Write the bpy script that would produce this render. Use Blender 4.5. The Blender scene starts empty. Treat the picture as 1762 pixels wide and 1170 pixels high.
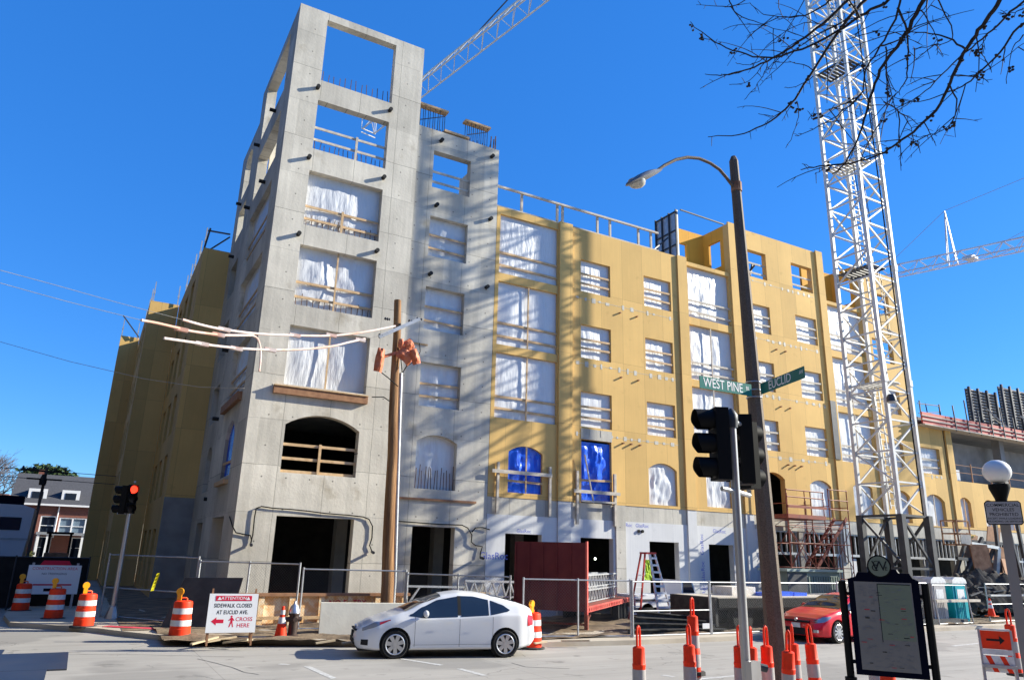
import bpy, math, random
from mathutils import Vector, Matrix, noise
R = math.radians
random.seed(7)
scn = bpy.context.scene
col = scn.collection
# ------------------------------------------------------------------ camera
YAW, PIT, ROL, FOC, CH = R(29.19239), R(16.341237), R(1.545775), 1261.37, 2.4
_f = Vector((math.sin(YAW)*math.cos(PIT), math.cos(YAW)*math.cos(PIT), math.sin(PIT)))
_r = Vector((math.cos(YAW), -math.sin(YAW), 0)); _u = _r.cross(_f)
CR = _r*math.cos(ROL) + _u*math.sin(ROL); CU = _u*math.cos(ROL) - _r*math.sin(ROL)
CP = Vector((0, 0, CH))
cd = bpy.data.cameras.new('camera'); cam = bpy.data.objects.new('camera', cd); col.objects.link(cam)
cd.sensor_width = 36; cd.lens = 36*FOC/1762; cd.clip_end = 3000; cd.clip_start = 0.05
cam.matrix_world = Matrix(((CR.x, CU.x, -_f.x, 0), (CR.y, CU.y, -_f.y, 0), (CR.z, CU.z, -_f.z, CH), (0, 0, 0, 1)))
scn.camera = cam
# ------------------------------------------------------------------ sky, sun, exposure
SUN = Vector((1, -.29, .50)).normalized()
w = bpy.data.worlds.new("World"); scn.world = w; w.use_nodes = True
wn = w.node_tree; bg = wn.nodes['Background']
sky = wn.nodes.new('ShaderNodeTexSky'); sky.sky_type = 'NISHITA'; sky.sun_disc = False
sky.sun_elevation = math.asin(SUN.z); sky.sun_rotation = math.atan2(SUN.x, SUN.y)
sky.air_density = 1.0; sky.dust_density = 0.15; sky.ozone_density = 2.5; sky.altitude = 150
hs = wn.nodes.new('ShaderNodeHueSaturation'); hs.inputs['Saturation'].default_value = 1.3; wn.links.new(sky.outputs[0], hs.inputs['Color'])
mu = wn.nodes.new('ShaderNodeMix'); mu.data_type = 'RGBA'; mu.blend_type = 'MULTIPLY'; mu.inputs[0].default_value = 1; mu.inputs[7].default_value = (.64, .95, 1.25, 1)
m2 = wn.nodes.new('ShaderNodeMix'); m2.data_type = 'RGBA'; m2.inputs[0].default_value = .42; m2.inputs[7].default_value = (.24, 1.55, 5.4, 1)
wn.links.new(hs.outputs[0], mu.inputs[6]); wn.links.new(mu.outputs[2], m2.inputs[6]); wn.links.new(m2.outputs[2], bg.inputs[0]); bg.inputs[1].default_value = 0.085
sl = bpy.data.lights.new('sun', 'SUN'); sl.energy = 5; sl.angle = R(.53); sl.color = (1, .95, .81)
so = bpy.data.objects.new('sun', sl); col.objects.link(so); so.rotation_euler = SUN.to_track_quat('Z', 'Y').to_euler()
vs = scn.view_settings; vs.view_transform = 'Standard'; vs.look = 'None'; vs.gamma = 1; vs.exposure = 1.1
# ------------------------------------------------------------------ pixel helpers (photograph 1762 wide)
def ray(x, y): return (CR*(x-881) - CU*(y-585))/FOC + _f
def PY(x, y, Y): d = ray(x, y); return CP + d*(Y/d.y)
def PZ(x, y, Z=0): d = ray(x, y); return CP + d*((Z-CH)/d.z)
def PD(x, y, D): return CP + ray(x, y)*D
# ------------------------------------------------------------------ mesh builder
def root_of(p):
    v = Vector((0, 0, 0))
    while p is not None: v += p.location; p = p.parent
    return v
class MB:
    def __init__(s): s.v = []; s.f = []
    def add(s, vs, fs):
        n = len(s.v); s.v += [Vector(a) for a in vs]; s.f += [tuple(n+i for i in f) for f in fs]; return s
    def box(s, x0, y0, z0, x1, y1, z1):
        return s.add([(x0,y0,z0),(x1,y0,z0),(x1,y1,z0),(x0,y1,z0),(x0,y0,z1),(x1,y0,z1),(x1,y1,z1),(x0,y1,z1)],
                     [(0,3,2,1),(4,5,6,7),(0,1,5,4),(1,2,6,5),(2,3,7,6),(3,0,4,7)])
    def bar(s, p, q, a=.05, b=None, up=(0,0,1)):
        p = Vector(p); q = Vector(q); b = a if b is None else b; d = (q-p).normalized(); up = Vector(up)
        if abs(d.dot(up)) > .98: up = Vector((0, 1, 0))
        x = d.cross(up).normalized(); y = x.cross(d)
        o = [(-a/2,-b/2),(a/2,-b/2),(a/2,b/2),(-a/2,b/2)]
        vs = [p+x*i+y*j for i, j in o]+[q+x*i+y*j for i, j in o]
        return s.add(vs, [(0,1,2,3),(7,6,5,4),(0,4,5,1),(1,5,6,2),(2,6,7,3),(3,7,4,0)])
    def tube(s, pts, r, n=8, cap=True):
        pts = [Vector(p) for p in pts]; rs = r if isinstance(r, (list, tuple)) else [r]*len(pts)
        k0 = len(s.v); x = None
        for i, p in enumerate(pts):
            d = (pts[min(i+1, len(pts)-1)]-pts[max(i-1, 0)]).normalized()
            if x is None:
                up = Vector((0,0,1)) if abs(d.z) < .95 else Vector((1,0,0)); x = d.cross(up).normalized()
            else: x = (x-d*x.dot(d)).normalized()
            y = d.cross(x)
            for k in range(n): t = 2*math.pi*k/n; s.v.append(p+(x*math.cos(t)+y*math.sin(t))*rs[i])
        for i in range(len(pts)-1):
            for k in range(n):
                a = k0+i*n+k; b = k0+i*n+(k+1) % n; s.f.append((a, b, b+n, a+n))
        if cap: s.f.append(tuple(k0+k for k in range(n))[::-1]); s.f.append(tuple(k0+(len(pts)-1)*n+k for k in range(n)))
        return s
    def cyl(s, p, q, r, n=16): return s.tube([p, q], r, n)
    def lathe(s, prof, c=(0,0,0), n=20, axis='z'):
        c = Vector(c); k0 = len(s.v); m = len(prof)
        for r, z in prof:
            for k in range(n):
                t = 2*math.pi*k/n; a, b = r*math.cos(t), r*math.sin(t)
                s.v.append(c+(Vector((a,b,z)) if axis == 'z' else Vector((a,z,b)) if axis == 'y' else Vector((z,a,b))))
        for i in range(m-1):
            for k in range(n):
                a = k0+i*n+k; b = k0+i*n+(k+1) % n; s.f.append((a, b, b+n, a+n))
        s.f.append(tuple(k0+k for k in range(n))); s.f.append(tuple(k0+(m-1)*n+k for k in range(n)))
        return s
    def prism(s, poly, y0, y1, ax='y'):
        n = len(poly); M = {'y': lambda a, b, c: (a, c, b), 'x': lambda a, b, c: (c, a, b), 'z': lambda a, b, c: (a, b, c)}[ax]
        return s.add([M(a, b, y0) for a, b in poly]+[M(a, b, y1) for a, b in poly],
                     [tuple(range(n)), tuple(range(2*n-1, n-1, -1))]+[(i, i+n, (i+1) % n+n, (i+1) % n) for i in range(n)])
    def grid(s, fn, nu, nv):
        k = len(s.v)
        for j in range(nv+1):
            for i in range(nu+1): s.v.append(Vector(fn(i/nu, j/nv)))
        for j in range(nv):
            for i in range(nu):
                a = k+j*(nu+1)+i; s.f.append((a, a+1, a+nu+2, a+nu+1))
        return s
    def xf(s, M): s.v = [M @ v for v in s.v]; return s
    def build(s, name, m, parent=None, smooth=False, loc=None, rz=0, local=False):
        """world-space verts; loc/rz = frame of local verts; local = verts already in the parent's space"""
        me = bpy.data.meshes.new(name)
        o = bpy.data.objects.new(name, me); col.objects.link(o)
        vs = s.v
        if loc is not None:
            o.location = Vector(loc)-root_of(parent); o.rotation_euler.z = rz
        elif parent is not None:
            if not local:
                q = root_of(parent); vs = [v-q for v in vs]
        elif not local:
            xs = [v.x for v in vs]; ys = [v.y for v in vs]; q = Vector(((min(xs)+max(xs))/2, (min(ys)+max(ys))/2, min(v.z for v in vs)))
            vs = [v-q for v in vs]; o.location = q
        me.from_pydata([tuple(v) for v in vs], [], s.f); me.validate(); 
        bm = __import__('bmesh').new(); bm.from_mesh(me); __import__('bmesh').ops.recalc_face_normals(bm, faces=bm.faces); bm.to_mesh(me); bm.free()
        if m is not None: me.materials.append(m)
        if smooth:
            for p in me.polygons: p.use_smooth = True
            try: me.set_sharp_from_angle(angle=R(38))
            except Exception: pass
        if parent is not None: o.parent = parent
        return o
def thing(name, label, cat, loc=(0,0,0), rz=0, group=None):
    o = bpy.data.objects.new(name, None); col.objects.link(o); o.empty_display_size = .2
    o.location = loc; o.rotation_euler.z = rz; o['label'] = label; o['category'] = cat
    if group: o['group'] = group
    return o
def tag(o, label, cat, group=None):
    o['label'] = label; o['category'] = cat
    if group: o['group'] = group
    return o
def struct(o): o['kind'] = 'structure'; return o
def dup(o, loc=None, rz=None, label=None, parent=None):
    c = o.copy(); col.objects.link(c)
    if parent is not None: c.parent = parent
    if loc is not None: c.location = loc
    if rz is not None: c.rotation_euler.z = rz
    if label: c['label'] = label
    for ch in list(o.children): dup(ch, parent=c)
    return c
def text(s, size, m, parent, loc, rot, name='lettering', ax='CENTER', ext=.002, bold=0, sx=1, align='CENTER', sp=1.0):
    cu = bpy.data.curves.new(name, 'FONT'); cu.body = s; cu.size = size; cu.align_x = ax; cu.align_y = align; cu.extrude = ext; cu.offset = bold
    cu.resolution_u = 3; cu.space_character = sp
    t = bpy.data.objects.new('tmp', cu); col.objects.link(t)
    me = bpy.data.meshes.new_from_object(t.evaluated_get(bpy.context.evaluated_depsgraph_get())); bpy.data.objects.remove(t)
    o = bpy.data.objects.new(name, me); col.objects.link(o); me.materials.clear(); me.materials.append(m)
    o.location = loc; o.rotation_euler = rot; o.scale = (sx, 1, 1); o.parent = parent
    return o
# ------------------------------------------------------------------ materials
def hexc(r, g, b): return tuple(((c/255+.055)/1.055)**2.4 if c > 10 else c/255/12.92 for c in (r, g, b))+(1,)
def mat(name, c, rough=.7, c2=None, ns=3., det=4., bump=0, bs=None, metal=0, spec=.3, emit=None, es=0, stretch=None, lo=.35, hi=.65, trans=0, coat=0):
    m = bpy.data.materials.new(name); m.use_nodes = True; nt = m.node_tree; b = nt.nodes['Principled BSDF']
    c = tuple(c)+(1,) if len(c) == 3 else c
    b.inputs['Base Color'].default_value = c; b.inputs['Roughness'].default_value = rough; b.inputs['Metallic'].default_value = metal
    b.inputs['Specular IOR Level'].default_value = spec
    if coat: b.inputs['Coat Weight'].default_value = coat; b.inputs['Coat Roughness'].default_value = .05
    if emit: b.inputs['Emission Color'].default_value = tuple(emit)+(1,); b.inputs['Emission Strength'].default_value = es
    tc = nt.nodes.new('ShaderNodeTexCoord'); mp = nt.nodes.new('ShaderNodeMapping'); nt.links.new(tc.outputs['Object'], mp.inputs[0])
    if stretch: mp.inputs['Scale'].default_value = stretch
    if c2 is not None:
        n = nt.nodes.new('ShaderNodeTexNoise'); n.inputs['Scale'].default_value = ns; n.inputs['Detail'].default_value = det; nt.links.new(mp.outputs[0], n.inputs['Vector'])
        r = nt.nodes.new('ShaderNodeValToRGB'); r.color_ramp.elements[0].position = lo; r.color_ramp.elements[1].position = hi
        r.color_ramp.elements[0].color = c; r.color_ramp.elements[1].color = tuple(c2)+(1,) if len(c2) == 3 else c2
        nt.links.new(n.outputs['Fac'], r.inputs[0]); nt.links.new(r.outputs[0], b.inputs['Base Color'])
    if bump:
        n2 = nt.nodes.new('ShaderNodeTexNoise'); n2.inputs['Scale'].default_value = bs or ns*6; n2.inputs['Detail'].default_value = 5; nt.links.new(mp.outputs[0], n2.inputs['Vector'])
        bp = nt.nodes.new('ShaderNodeBump'); bp.inputs['Strength'].default_value = bump; bp.inputs['Distance'].default_value = .03
        nt.links.new(n2.outputs['Fac'], bp.inputs['Height']); nt.links.new(bp.outputs[0], b.inputs['Normal'])
    return m
def MN(nt, op, a, b=None, c=None):
    n = nt.nodes.new('ShaderNodeMath'); n.operation = op
    for i, v in enumerate((a, b, c)):
        if v is None: continue
        if isinstance(v, (int, float)): n.inputs[i].default_value = v
        else: nt.links.new(v, n.inputs[i])
    return n.outputs[0]
def mixc(nt, fac, a, b, mode='MIX'):
    n = nt.nodes.new('ShaderNodeMix'); n.data_type = 'RGBA'; n.blend_type = mode
    for k, v in ((0, fac), (6, a), (7, b)):
        if isinstance(v, (int, float)): n.inputs[k].default_value = v
        elif isinstance(v, tuple): n.inputs[k].default_value = v if len(v) == 4 else v+(1,)
        else: nt.links.new(v, n.inputs[k])
    return n.outputs[2]
def nz(nt, vec, scale, det=4, rough=.55):
    n = nt.nodes.new('ShaderNodeTexNoise'); n.inputs['Scale'].default_value = scale; n.inputs['Detail'].default_value = det; n.inputs['Roughness'].default_value = rough
    nt.links.new(vec, n.inputs['Vector']); return n.outputs['Fac']
def coords(nt):
    tc = nt.nodes.new('ShaderNodeTexCoord'); sp = nt.nodes.new('ShaderNodeSeparateXYZ'); nt.links.new(tc.outputs['Object'], sp.inputs[0])
    return tc.outputs['Object'], sp.outputs[0], sp.outputs[1], sp.outputs[2]
def scaled(nt, vec, s):
    m = nt.nodes.new('ShaderNodeMapping'); m.inputs['Scale'].default_value = s; nt.links.new(vec, m.inputs[0]); return m.outputs[0]
def line(nt, v, period, off, w):   # 1 on a thin line each period
    a = MN(nt, 'FRACT', MN(nt, 'DIVIDE', MN(nt, 'ADD', v, off), period))
    return MN(nt, 'LESS_THAN', MN(nt, 'ABSOLUTE', MN(nt, 'SUBTRACT', a, .5)), w/period/2)
def rampf(nt, v, a, b):
    n = nt.nodes.new('ShaderNodeMapRange'); n.inputs[1].default_value = a; n.inputs[2].default_value = b; nt.links.new(v, n.inputs[0]); return n.outputs[0]
def concrete(name, base=(.55,.51,.43), hx=1.62, hoff=0.2, zoff=-.45):
    m = bpy.data.materials.new(name); m.use_nodes = True; nt = m.node_tree; b = nt.nodes['Principled BSDF']; b.inputs['Roughness'].default_value = .85; b.inputs['Specular IOR Level'].default_value = .2
    v, x, y, z = coords(nt)
    # lifts: each pour its own tone
    lift = MN(nt, 'FLOOR', MN(nt, 'DIVIDE', MN(nt, 'ADD', z, zoff), 1.5667)); bay = MN(nt, 'FLOOR', MN(nt, 'DIVIDE', MN(nt, 'ADD', x, hoff), hx))
    cmb = nt.nodes.new('ShaderNodeCombineXYZ'); nt.links.new(lift, cmb.inputs[0]); nt.links.new(bay, cmb.inputs[1])
    wn_ = nt.nodes.new('ShaderNodeTexWhiteNoise'); wn_.noise_dimensions = '3D'; nt.links.new(cmb.outputs[0], wn_.inputs['Vector'])
    tone = MN(nt, 'MULTIPLY_ADD', wn_.outputs['Value'], .26, .87)
    n1 = MN(nt, 'MULTIPLY_ADD', nz(nt, v, .55, 5), .85, .57); n2 = MN(nt, 'MULTIPLY_ADD', nz(nt, scaled(nt, v, (3.2, 3.2, .22)), 1.5, 5), .50, .75)
    n3 = MN(nt, 'MULTIPLY_ADD', nz(nt, v, 14, 4), .12, .94)
    k = MN(nt, 'MULTIPLY', MN(nt, 'MULTIPLY', tone, n1), MN(nt, 'MULTIPLY', n2, n3))
    cmb2 = nt.nodes.new('ShaderNodeCombineXYZ')
    for i in range(3): nt.links.new(MN(nt, 'MULTIPLY', k, base[i]), cmb2.inputs[i])
    c = cmb2.outputs[0]
    # rusty / earthy patches
    c = mixc(nt, rampf(nt, nz(nt, v, .8, 4), .60, .78), c, (.33, .28, .20))
    wob = MN(nt, 'MULTIPLY', nz(nt, v, 1.3, 2), .06)
    seam = MN(nt, 'MAXIMUM', line(nt, MN(nt, 'ADD', z, wob), 3.1333, zoff, .028), line(nt, MN(nt, 'ADD', x, wob), hx, hoff, .022))
    seam2 = line(nt, MN(nt, 'ADD', z, wob), 3.1333, zoff+1.5667, .018)
    c = mixc(nt, MN(nt, 'MULTIPLY', MN(nt, 'MAXIMUM', seam, MN(nt, 'MULTIPLY', seam2, .6)), .55), c, (.13, .125, .11))
    # tie holes
    fx = MN(nt, 'SUBTRACT', MN(nt, 'FRACT', MN(nt, 'DIVIDE', MN(nt, 'ADD', x, hoff+.12), hx/2)), .5); fz = MN(nt, 'SUBTRACT', MN(nt, 'FRACT', MN(nt, 'DIVIDE', z, 1.05)), .5)
    dx = MN(nt, 'MULTIPLY', fx, hx/2); dz = MN(nt, 'MULTIPLY', fz, 1.05)
    d = MN(nt, 'SQRT', MN(nt, 'ADD', MN(nt, 'MULTIPLY', dx, dx), MN(nt, 'MULTIPLY', dz, dz)))
    c = mixc(nt, MN(nt, 'MULTIPLY', MN(nt, 'LESS_THAN', d, .028), .75), c, (.08, .075, .07))
    nt.links.new(c, b.inputs['Base Color'])
    bp = nt.nodes.new('ShaderNodeBump'); bp.inputs['Strength'].default_value = .35; bp.inputs['Distance'].default_value = .02
    nt.links.new(MN(nt, 'ADD', nz(nt, v, 9, 6), MN(nt, 'MULTIPLY', seam, -.6)), bp.inputs['Height']); nt.links.new(bp.outputs[0], b.inputs['Normal'])
    return m
def sheathing(name, base, bw=1.22, off=.3, screw=True, var=.22, seamc=(.26,.16,.06), seam=.65):
    m = bpy.data.materials.new(name); m.use_nodes = True; nt = m.node_tree; b = nt.nodes['Principled BSDF']; b.inputs['Roughness'].default_value = .8; b.inputs['Specular IOR Level'].default_value = .2
    v, x, y, z = coords(nt)
    cmb = nt.nodes.new('ShaderNodeCombineXYZ'); nt.links.new(MN(nt, 'FLOOR', MN(nt, 'DIVIDE', MN(nt, 'ADD', x, off), bw)), cmb.inputs[0]); nt.links.new(MN(nt, 'FLOOR', MN(nt, 'DIVIDE', MN(nt, 'ADD', z, 1.55), 3.1333)), cmb.inputs[1])
    wn_ = nt.nodes.new('ShaderNodeTexWhiteNoise'); nt.links.new(cmb.outputs[0], wn_.inputs['Vector'])
    k = MN(nt, 'MULTIPLY_ADD', wn_.outputs['Value'], var, 1-var/2)
    k = MN(nt, 'MULTIPLY', k, MN(nt, 'MULTIPLY_ADD', nz(nt, v, .5, 5), .36, .82)); k = MN(nt, 'MULTIPLY', k, MN(nt, 'MULTIPLY_ADD', nz(nt, scaled(nt, v, (5, 5, .3)), 2, 4), .16, .92))
    cmb2 = nt.nodes.new('ShaderNodeCombineXYZ')
    for i in range(3): nt.links.new(MN(nt, 'MULTIPLY', k, base[i]), cmb2.inputs[i])
    c = cmb2.outputs[0]
    sm = MN(nt, 'MAXIMUM', line(nt, x, bw, off+bw/2, .014), line(nt, z, 3.1333, 1.55+1.5667, .014))
    c = mixc(nt, MN(nt, 'MULTIPLY', sm, seam), c, seamc)
    c = mixc(nt, MN(nt, 'MULTIPLY', rampf(nt, nz(nt, v, 1.7, 5), .62, .72), .35), c, tuple(q*.62 for q in base))
    nt.links.new(c, b.inputs['Base Color'])
    bp = nt.nodes.new('ShaderNodeBump'); bp.inputs['Strength'].default_value = .15; bp.inputs['Distance'].default_value = .01
    nt.links.new(MN(nt, 'ADD', nz(nt, v, 20, 3), MN(nt, 'MULTIPLY', sm, -.8)), bp.inputs['Height']); nt.links.new(bp.outputs[0], b.inputs['Normal'])
    return m
def plastic(name, c, rough=.38, sheer=0):
    m = bpy.data.materials.new(name); m.use_nodes = True; nt = m.node_tree; b = nt.nodes['Principled BSDF']
    b.inputs['Roughness'].default_value = rough; b.inputs['Specular IOR Level'].default_value = .6
    v, x, y, z = coords(nt); oi = nt.nodes.new('ShaderNodeObjectInfo'); va = nt.nodes.new('ShaderNodeVectorMath'); va.operation = 'ADD'; nt.links.new(v, va.inputs[0])
    cx = nt.nodes.new('ShaderNodeCombineXYZ'); [nt.links.new(MN(nt, 'MULTIPLY', oi.outputs['Random'], 37.), cx.inputs[i]) for i in range(3)]; nt.links.new(cx.outputs[0], va.inputs[1]); v = va.outputs[0]
    k = nz(nt, scaled(nt, v, (1, 1, 1)), 1.2, 3)
    nt.links.new(mixc(nt, k, tuple(q*.9 for q in c), c), b.inputs['Base Color'])
    rot = nt.nodes.new('ShaderNodeMapping'); rot.inputs['Rotation'].default_value = (0, R(32), 0); rot.inputs['Scale'].default_value = (3.6, 1, .8); nt.links.new(v, rot.inputs[0])
    bp = nt.nodes.new('ShaderNodeBump'); bp.inputs['Strength'].default_value = .55; bp.inputs['Distance'].default_value = .05
    rot2 = nt.nodes.new('ShaderNodeMapping'); rot2.inputs['Rotation'].default_value = (0, R(-38), 0); rot2.inputs['Scale'].default_value = (3.2, 1, .7); nt.links.new(v, rot2.inputs[0])
    sel = MN(nt, 'GREATER_THAN', oi.outputs['Random'], .62); h1 = nz(nt, rot.outputs[0], 2.2, 4); h2 = nz(nt, rot2.outputs[0], 2.0, 4)
    hh = MN(nt, 'ADD', MN(nt, 'MULTIPLY', h1, MN(nt, 'SUBTRACT', 1., sel)), MN(nt, 'MULTIPLY', h2, sel)); nt.links.new(MN(nt, 'MULTIPLY', hh, MN(nt, 'MULTIPLY_ADD', oi.outputs['Random'], 1.1, .5)), bp.inputs['Height']); nt.links.new(bp.outputs[0], b.inputs['Normal'])
    return m
M = {}
M['conc'] = concrete('poured concrete')
M['conc_bay'] = concrete('poured concrete of the bay', (.50,.47,.40), 1.7, .7)
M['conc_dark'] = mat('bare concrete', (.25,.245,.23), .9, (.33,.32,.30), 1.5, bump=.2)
M['yellow'] = sheathing('yellow gypsum sheathing', (.67,.43,.15))
M['orange'] = sheathing('yellow gypsum sheathing in shade', (.72,.36,.05))  # deeper orange copy of the sheathing with the terrace shade put into its colour
M['gyp'] = sheathing('pale gypsum sheathing', (.63,.63,.62), 1.22, .1, var=.07, seamc=(.45,.45,.48))
M['plastic'] = plastic('white plastic film', (.66,.67,.68))
M['blue'] = plastic('blue tarpaulin', (.02,.12,.80), .25)
M['wood'] = mat('rough lumber', (.50,.33,.17), .8, (.62,.43,.25), 6, bump=.1, stretch=(1,1,1))
M['wood_pale'] = mat('weathered lumber', (.45,.40,.33), .8, (.58,.52,.43), 6)
M['wood_dark'] = mat('stained lumber', (.26,.13,.07), .8, (.36,.19,.10), 6)
M['black_void'] = mat('interior darkness', (.028,.026,.024), .95, (.045,.042,.038), 3)  # near-black tone puts the unlit interior into the colour
M['steel_dark'] = mat('dark painted steel', (.045,.048,.055), .5, (.07,.072,.08), 4, metal=.2)
M['rebar'] = mat('rusty reinforcing steel', (.09,.05,.035), .8, (.16,.09,.06), 9)
M['white_steel'] = mat('white painted crane steel', (.66,.66,.63), .5, (.52,.51,.48), 2.5, lo=.4, hi=.75)
M['galv'] = mat('galvanised steel', (.38,.39,.40), .45, (.48,.49,.50), 6, metal=.5)
M['grey_base'] = mat('dark grey crane steel', (.045,.047,.05), .6, (.07,.072,.075), 3)
M['black'] = mat('black paint', (.006,.006,.006), .6, spec=.15)
M['tape'] = mat('pale flashing tape', (.55,.53,.47), .6, (.42,.38,.28), 8)
M['red_steel'] = mat('red primed steel', (.20,.045,.03), .6, (.30,.08,.05), 5)
M['form_red'] = mat('red edge form', (.45,.05,.04), .6, (.55,.12,.09), 2)
M['bracket'] = mat('black rubber', (.02,.02,.02), .7)
# ------------------------------------------------------------------ wall with openings; local (s, depth, z)
def wall(ops, s0, s1, z0, z1, t, name, m, parent, org, rz=0, y=0):
    """ops: (a, b, lo, hi, rise) rise>0 = segmental arch reaching hi at its crown"""
    ss = sorted({s0, s1} | {v for o in ops for v in o[:2]}); zs = sorted({z0, z1} | {v for o in ops for v in o[2:4]})
    ss = [v for v in ss if s0-1e-6 <= v <= s1+1e-6]; zs = [v for v in zs if z0-1e-6 <= v <= z1+1e-6]
    inside = lambda i, j: any(o[0]-1e-6 <= ss[i] and ss[i+1] <= o[1]+1e-6 and o[2]-1e-6 <= zs[j] and zs[j+1] <= o[3]+1e-6 for o in ops)
    ni, nj = len(ss)-1, len(zs)-1; g = [[not inside(i, j) for j in range(nj)] for i in range(ni)]
    b = MB(); vi = {}
    def V(i, j, k):
        if (i, j, k) not in vi: vi[i, j, k] = len(b.v); b.v.append(Vector((ss[i], y+(t if k else 0), zs[j])))
        return vi[i, j, k]
    for i in range(ni):
        for j in range(nj):
            if not g[i][j]: continue
            b.f.append((V(i,j,0), V(i+1,j,0), V(i+1,j+1,0), V(i,j+1,0))); b.f.append((V(i,j,1), V(i,j+1,1), V(i+1,j+1,1), V(i+1,j,1)))
            if i == 0 or not g[i-1][j]: b.f.append((V(i,j,0), V(i,j+1,0), V(i,j+1,1), V(i,j,1)))
            if i == ni-1 or not g[i+1][j]: b.f.append((V(i+1,j,0), V(i+1,j,1), V(i+1,j+1,1), V(i+1,j+1,0)))
            if j == 0 or not g[i][j-1]: b.f.append((V(i,j,0), V(i,j,1), V(i+1,j,1), V(i+1,j,0)))
            if j == nj-1 or not g[i][j+1]: b.f.append((V(i,j+1,0), V(i+1,j+1,0), V(i+1,j+1,1), V(i,j+1,1)))
    for o in ops:
        if len(o) > 4 and o[4] > 0:
            a, c, lo, hi, rise = o[:5]; n = 12; arc = arch_z(a, c, hi, rise)
            for k in range(n):
                p, q = a+(c-a)*k/n, a+(c-a)*(k+1)/n; zp, zq = arc(p), arc(q)
                y0, y1 = y, y+t
                b.add([(p,y0,zp),(q,y0,zq),(q,y0,hi),(p,y0,hi),(p,y1,zp),(q,y1,zq),(q,y1,hi),(p,y1,hi)], [(0,1,2,3),(4,7,6,5),(0,4,5,1)])
    return b.build(name, m, parent, loc=org, rz=rz)
def arch_z(a, c, hi, rise):
    h = (c-a)/2; rad = (h*h+rise*rise)/(2*rise); return lambda x: hi-rad+math.sqrt(max(rad*rad-(x-(a+c)/2)**2, 0))
wc = 0
def window(a, c, lo, hi, rise, y, parent, org, rz=0, film='plastic', rails=(.38, .95), mull=False, amp=.045, wood='wood', bill=0, railover=.0, ry=None, posts=False, name='window'):
    """plastic sheet in the opening with lumber guard rails in front"""
    global wc; wc += 1; sd = wc*7.31; rg = random.Random(wc); amp *= rg.uniform(.6, 1.5); bill += rg.uniform(0, .02); rails = tuple(k+rg.uniform(-.05, .05) for k in rails)
    zt = arch_z(a, c, hi, rise) if rise > 0 else (lambda x: hi)
    b = MB(); W = c-a; nu, nv = max(8, int(W*11)), max(10, int((hi-lo)*11))
    def fn(u, v):
        x = a+W*u; z = lo+(zt(x)-lo)*v
        q = Vector((x*2.3+sd, z*.9-x*.8, sd)); d = noise.noise(q)*.3+noise.noise(q*2.7)*.25+noise.noise(q*6)*.12
        e = min(u, 1-u)*6; e = min(e, 1)*min(min(v, 1-v)*8+.15, 1)
        bil = math.sin(math.pi*(u*2 % 1 if mull else u))*math.sin(math.pi*v)*bill
        return (x, y+d*amp*2*e-bil*.8, z)
    b.grid(fn, nu, nv)
    o = b.build(name, M[film], parent, smooth=True, loc=org, rz=rz)
    r = MB(); ry = y-.10 if ry is None else ry
    for k in rails: tl = rg.uniform(-.025, .025); r.bar((a+.01-railover, ry, lo+k-tl), (c-.01+railover, ry, lo+k+tl), .04, .09)
    if posts:
        m_ = (a+c)/2; r.box(m_-.045, ry-.06, lo+.01, m_+.045, ry-.022, lo+max(rails)+.1)
    if rails: ro = r.build('guard_rail', M[wood], o, local=True)
    if mull:
        m_ = (a+c)/2; r = MB(); r.box(m_-.03, ry-.065, lo+.01, m_+.03, ry-.024, zt(m_)-.02); r.build('mullion', M[wood], o, local=True)
    return o
# ------------------------------------------------------------------ THE BUILDING
B = thing('apartment_building', 'unfinished mid-rise building with grey concrete corner tower and yellow sheathed facade', 'building', (4.3, 26, 0))
F = (0, 26, 0); P = 10.72
SILL = [4.72, 7.84, 10.93, 14.07, 17.18]
# concrete tower, front face
TW = 25.85
T = [(5.40, 8.38, 20.36, 23.22, 0), (5.38, 8.34, 17.29, 19.45, 0), (5.36, 8.31, 14.08, 16.34, 0), (5.34, 8.31, 10.92, 13.27, 0), (5.32, 8.31, 7.96, 10.14, 0), (5.54, 8.19, 4.91, 6.98, .42), (5.59, 8.27, 0, 3.47, 0)]
wall(T, 4.27, 9.66, 0, 23.55, .35, 'tower_wall', M['conc'], B, (0, TW, 0))
L = [(-31.8, -27.3, 20.4, 23.1, 0), (-31.8, -27.3, 17.29, 19.45, 0), (-31.8, -27.3, 14.08, 16.34, 0), (-31.8, -27.3, 10.92, 13.27, 0), (-31.3, -27.4, 7.96, 10.14, 0), (-30.2, -28.2, 4.91, 7.0, .62), (-30.8, -28.1, 0, 3.47, 0)]
wall(L, -33.0, -26.2, 0, 23.55, .42, 'tower_wall', M['conc'], B, (4.27, 0, 0), -math.pi/2)
L2 = [(-37.1, -35.1, 19.7, 22.0, .5), (-37.1, -35.1, 17.3, 18.9, 0), (-37.1, -35.1, 14.07, 15.8, 0), (-37.1, -35.1, 10.93, 12.7, 0), (-37.1, -35.1, 7.84, 9.6, 0), (-36.2, -34.6, 4.72, 6.7, .5), (-36.3, -34.5, 0, 3.4, 0)]
wall(L2, -38.4, -33.0, 0, 22.6, .4, 'bay_wall', M['conc_bay'], B, (4.42, 0, 0), -math.pi/2)
wall([], 4.9, 5.9, 17.1, 22.9, .3, 'inner_pier', M['conc'], B, (0, 32.7, 0))
wall([], 6.0, 8.4, 17.1, 19.7, .3, 'inner_pier', M['conc'], B, (0, 36.9, 0))
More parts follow.
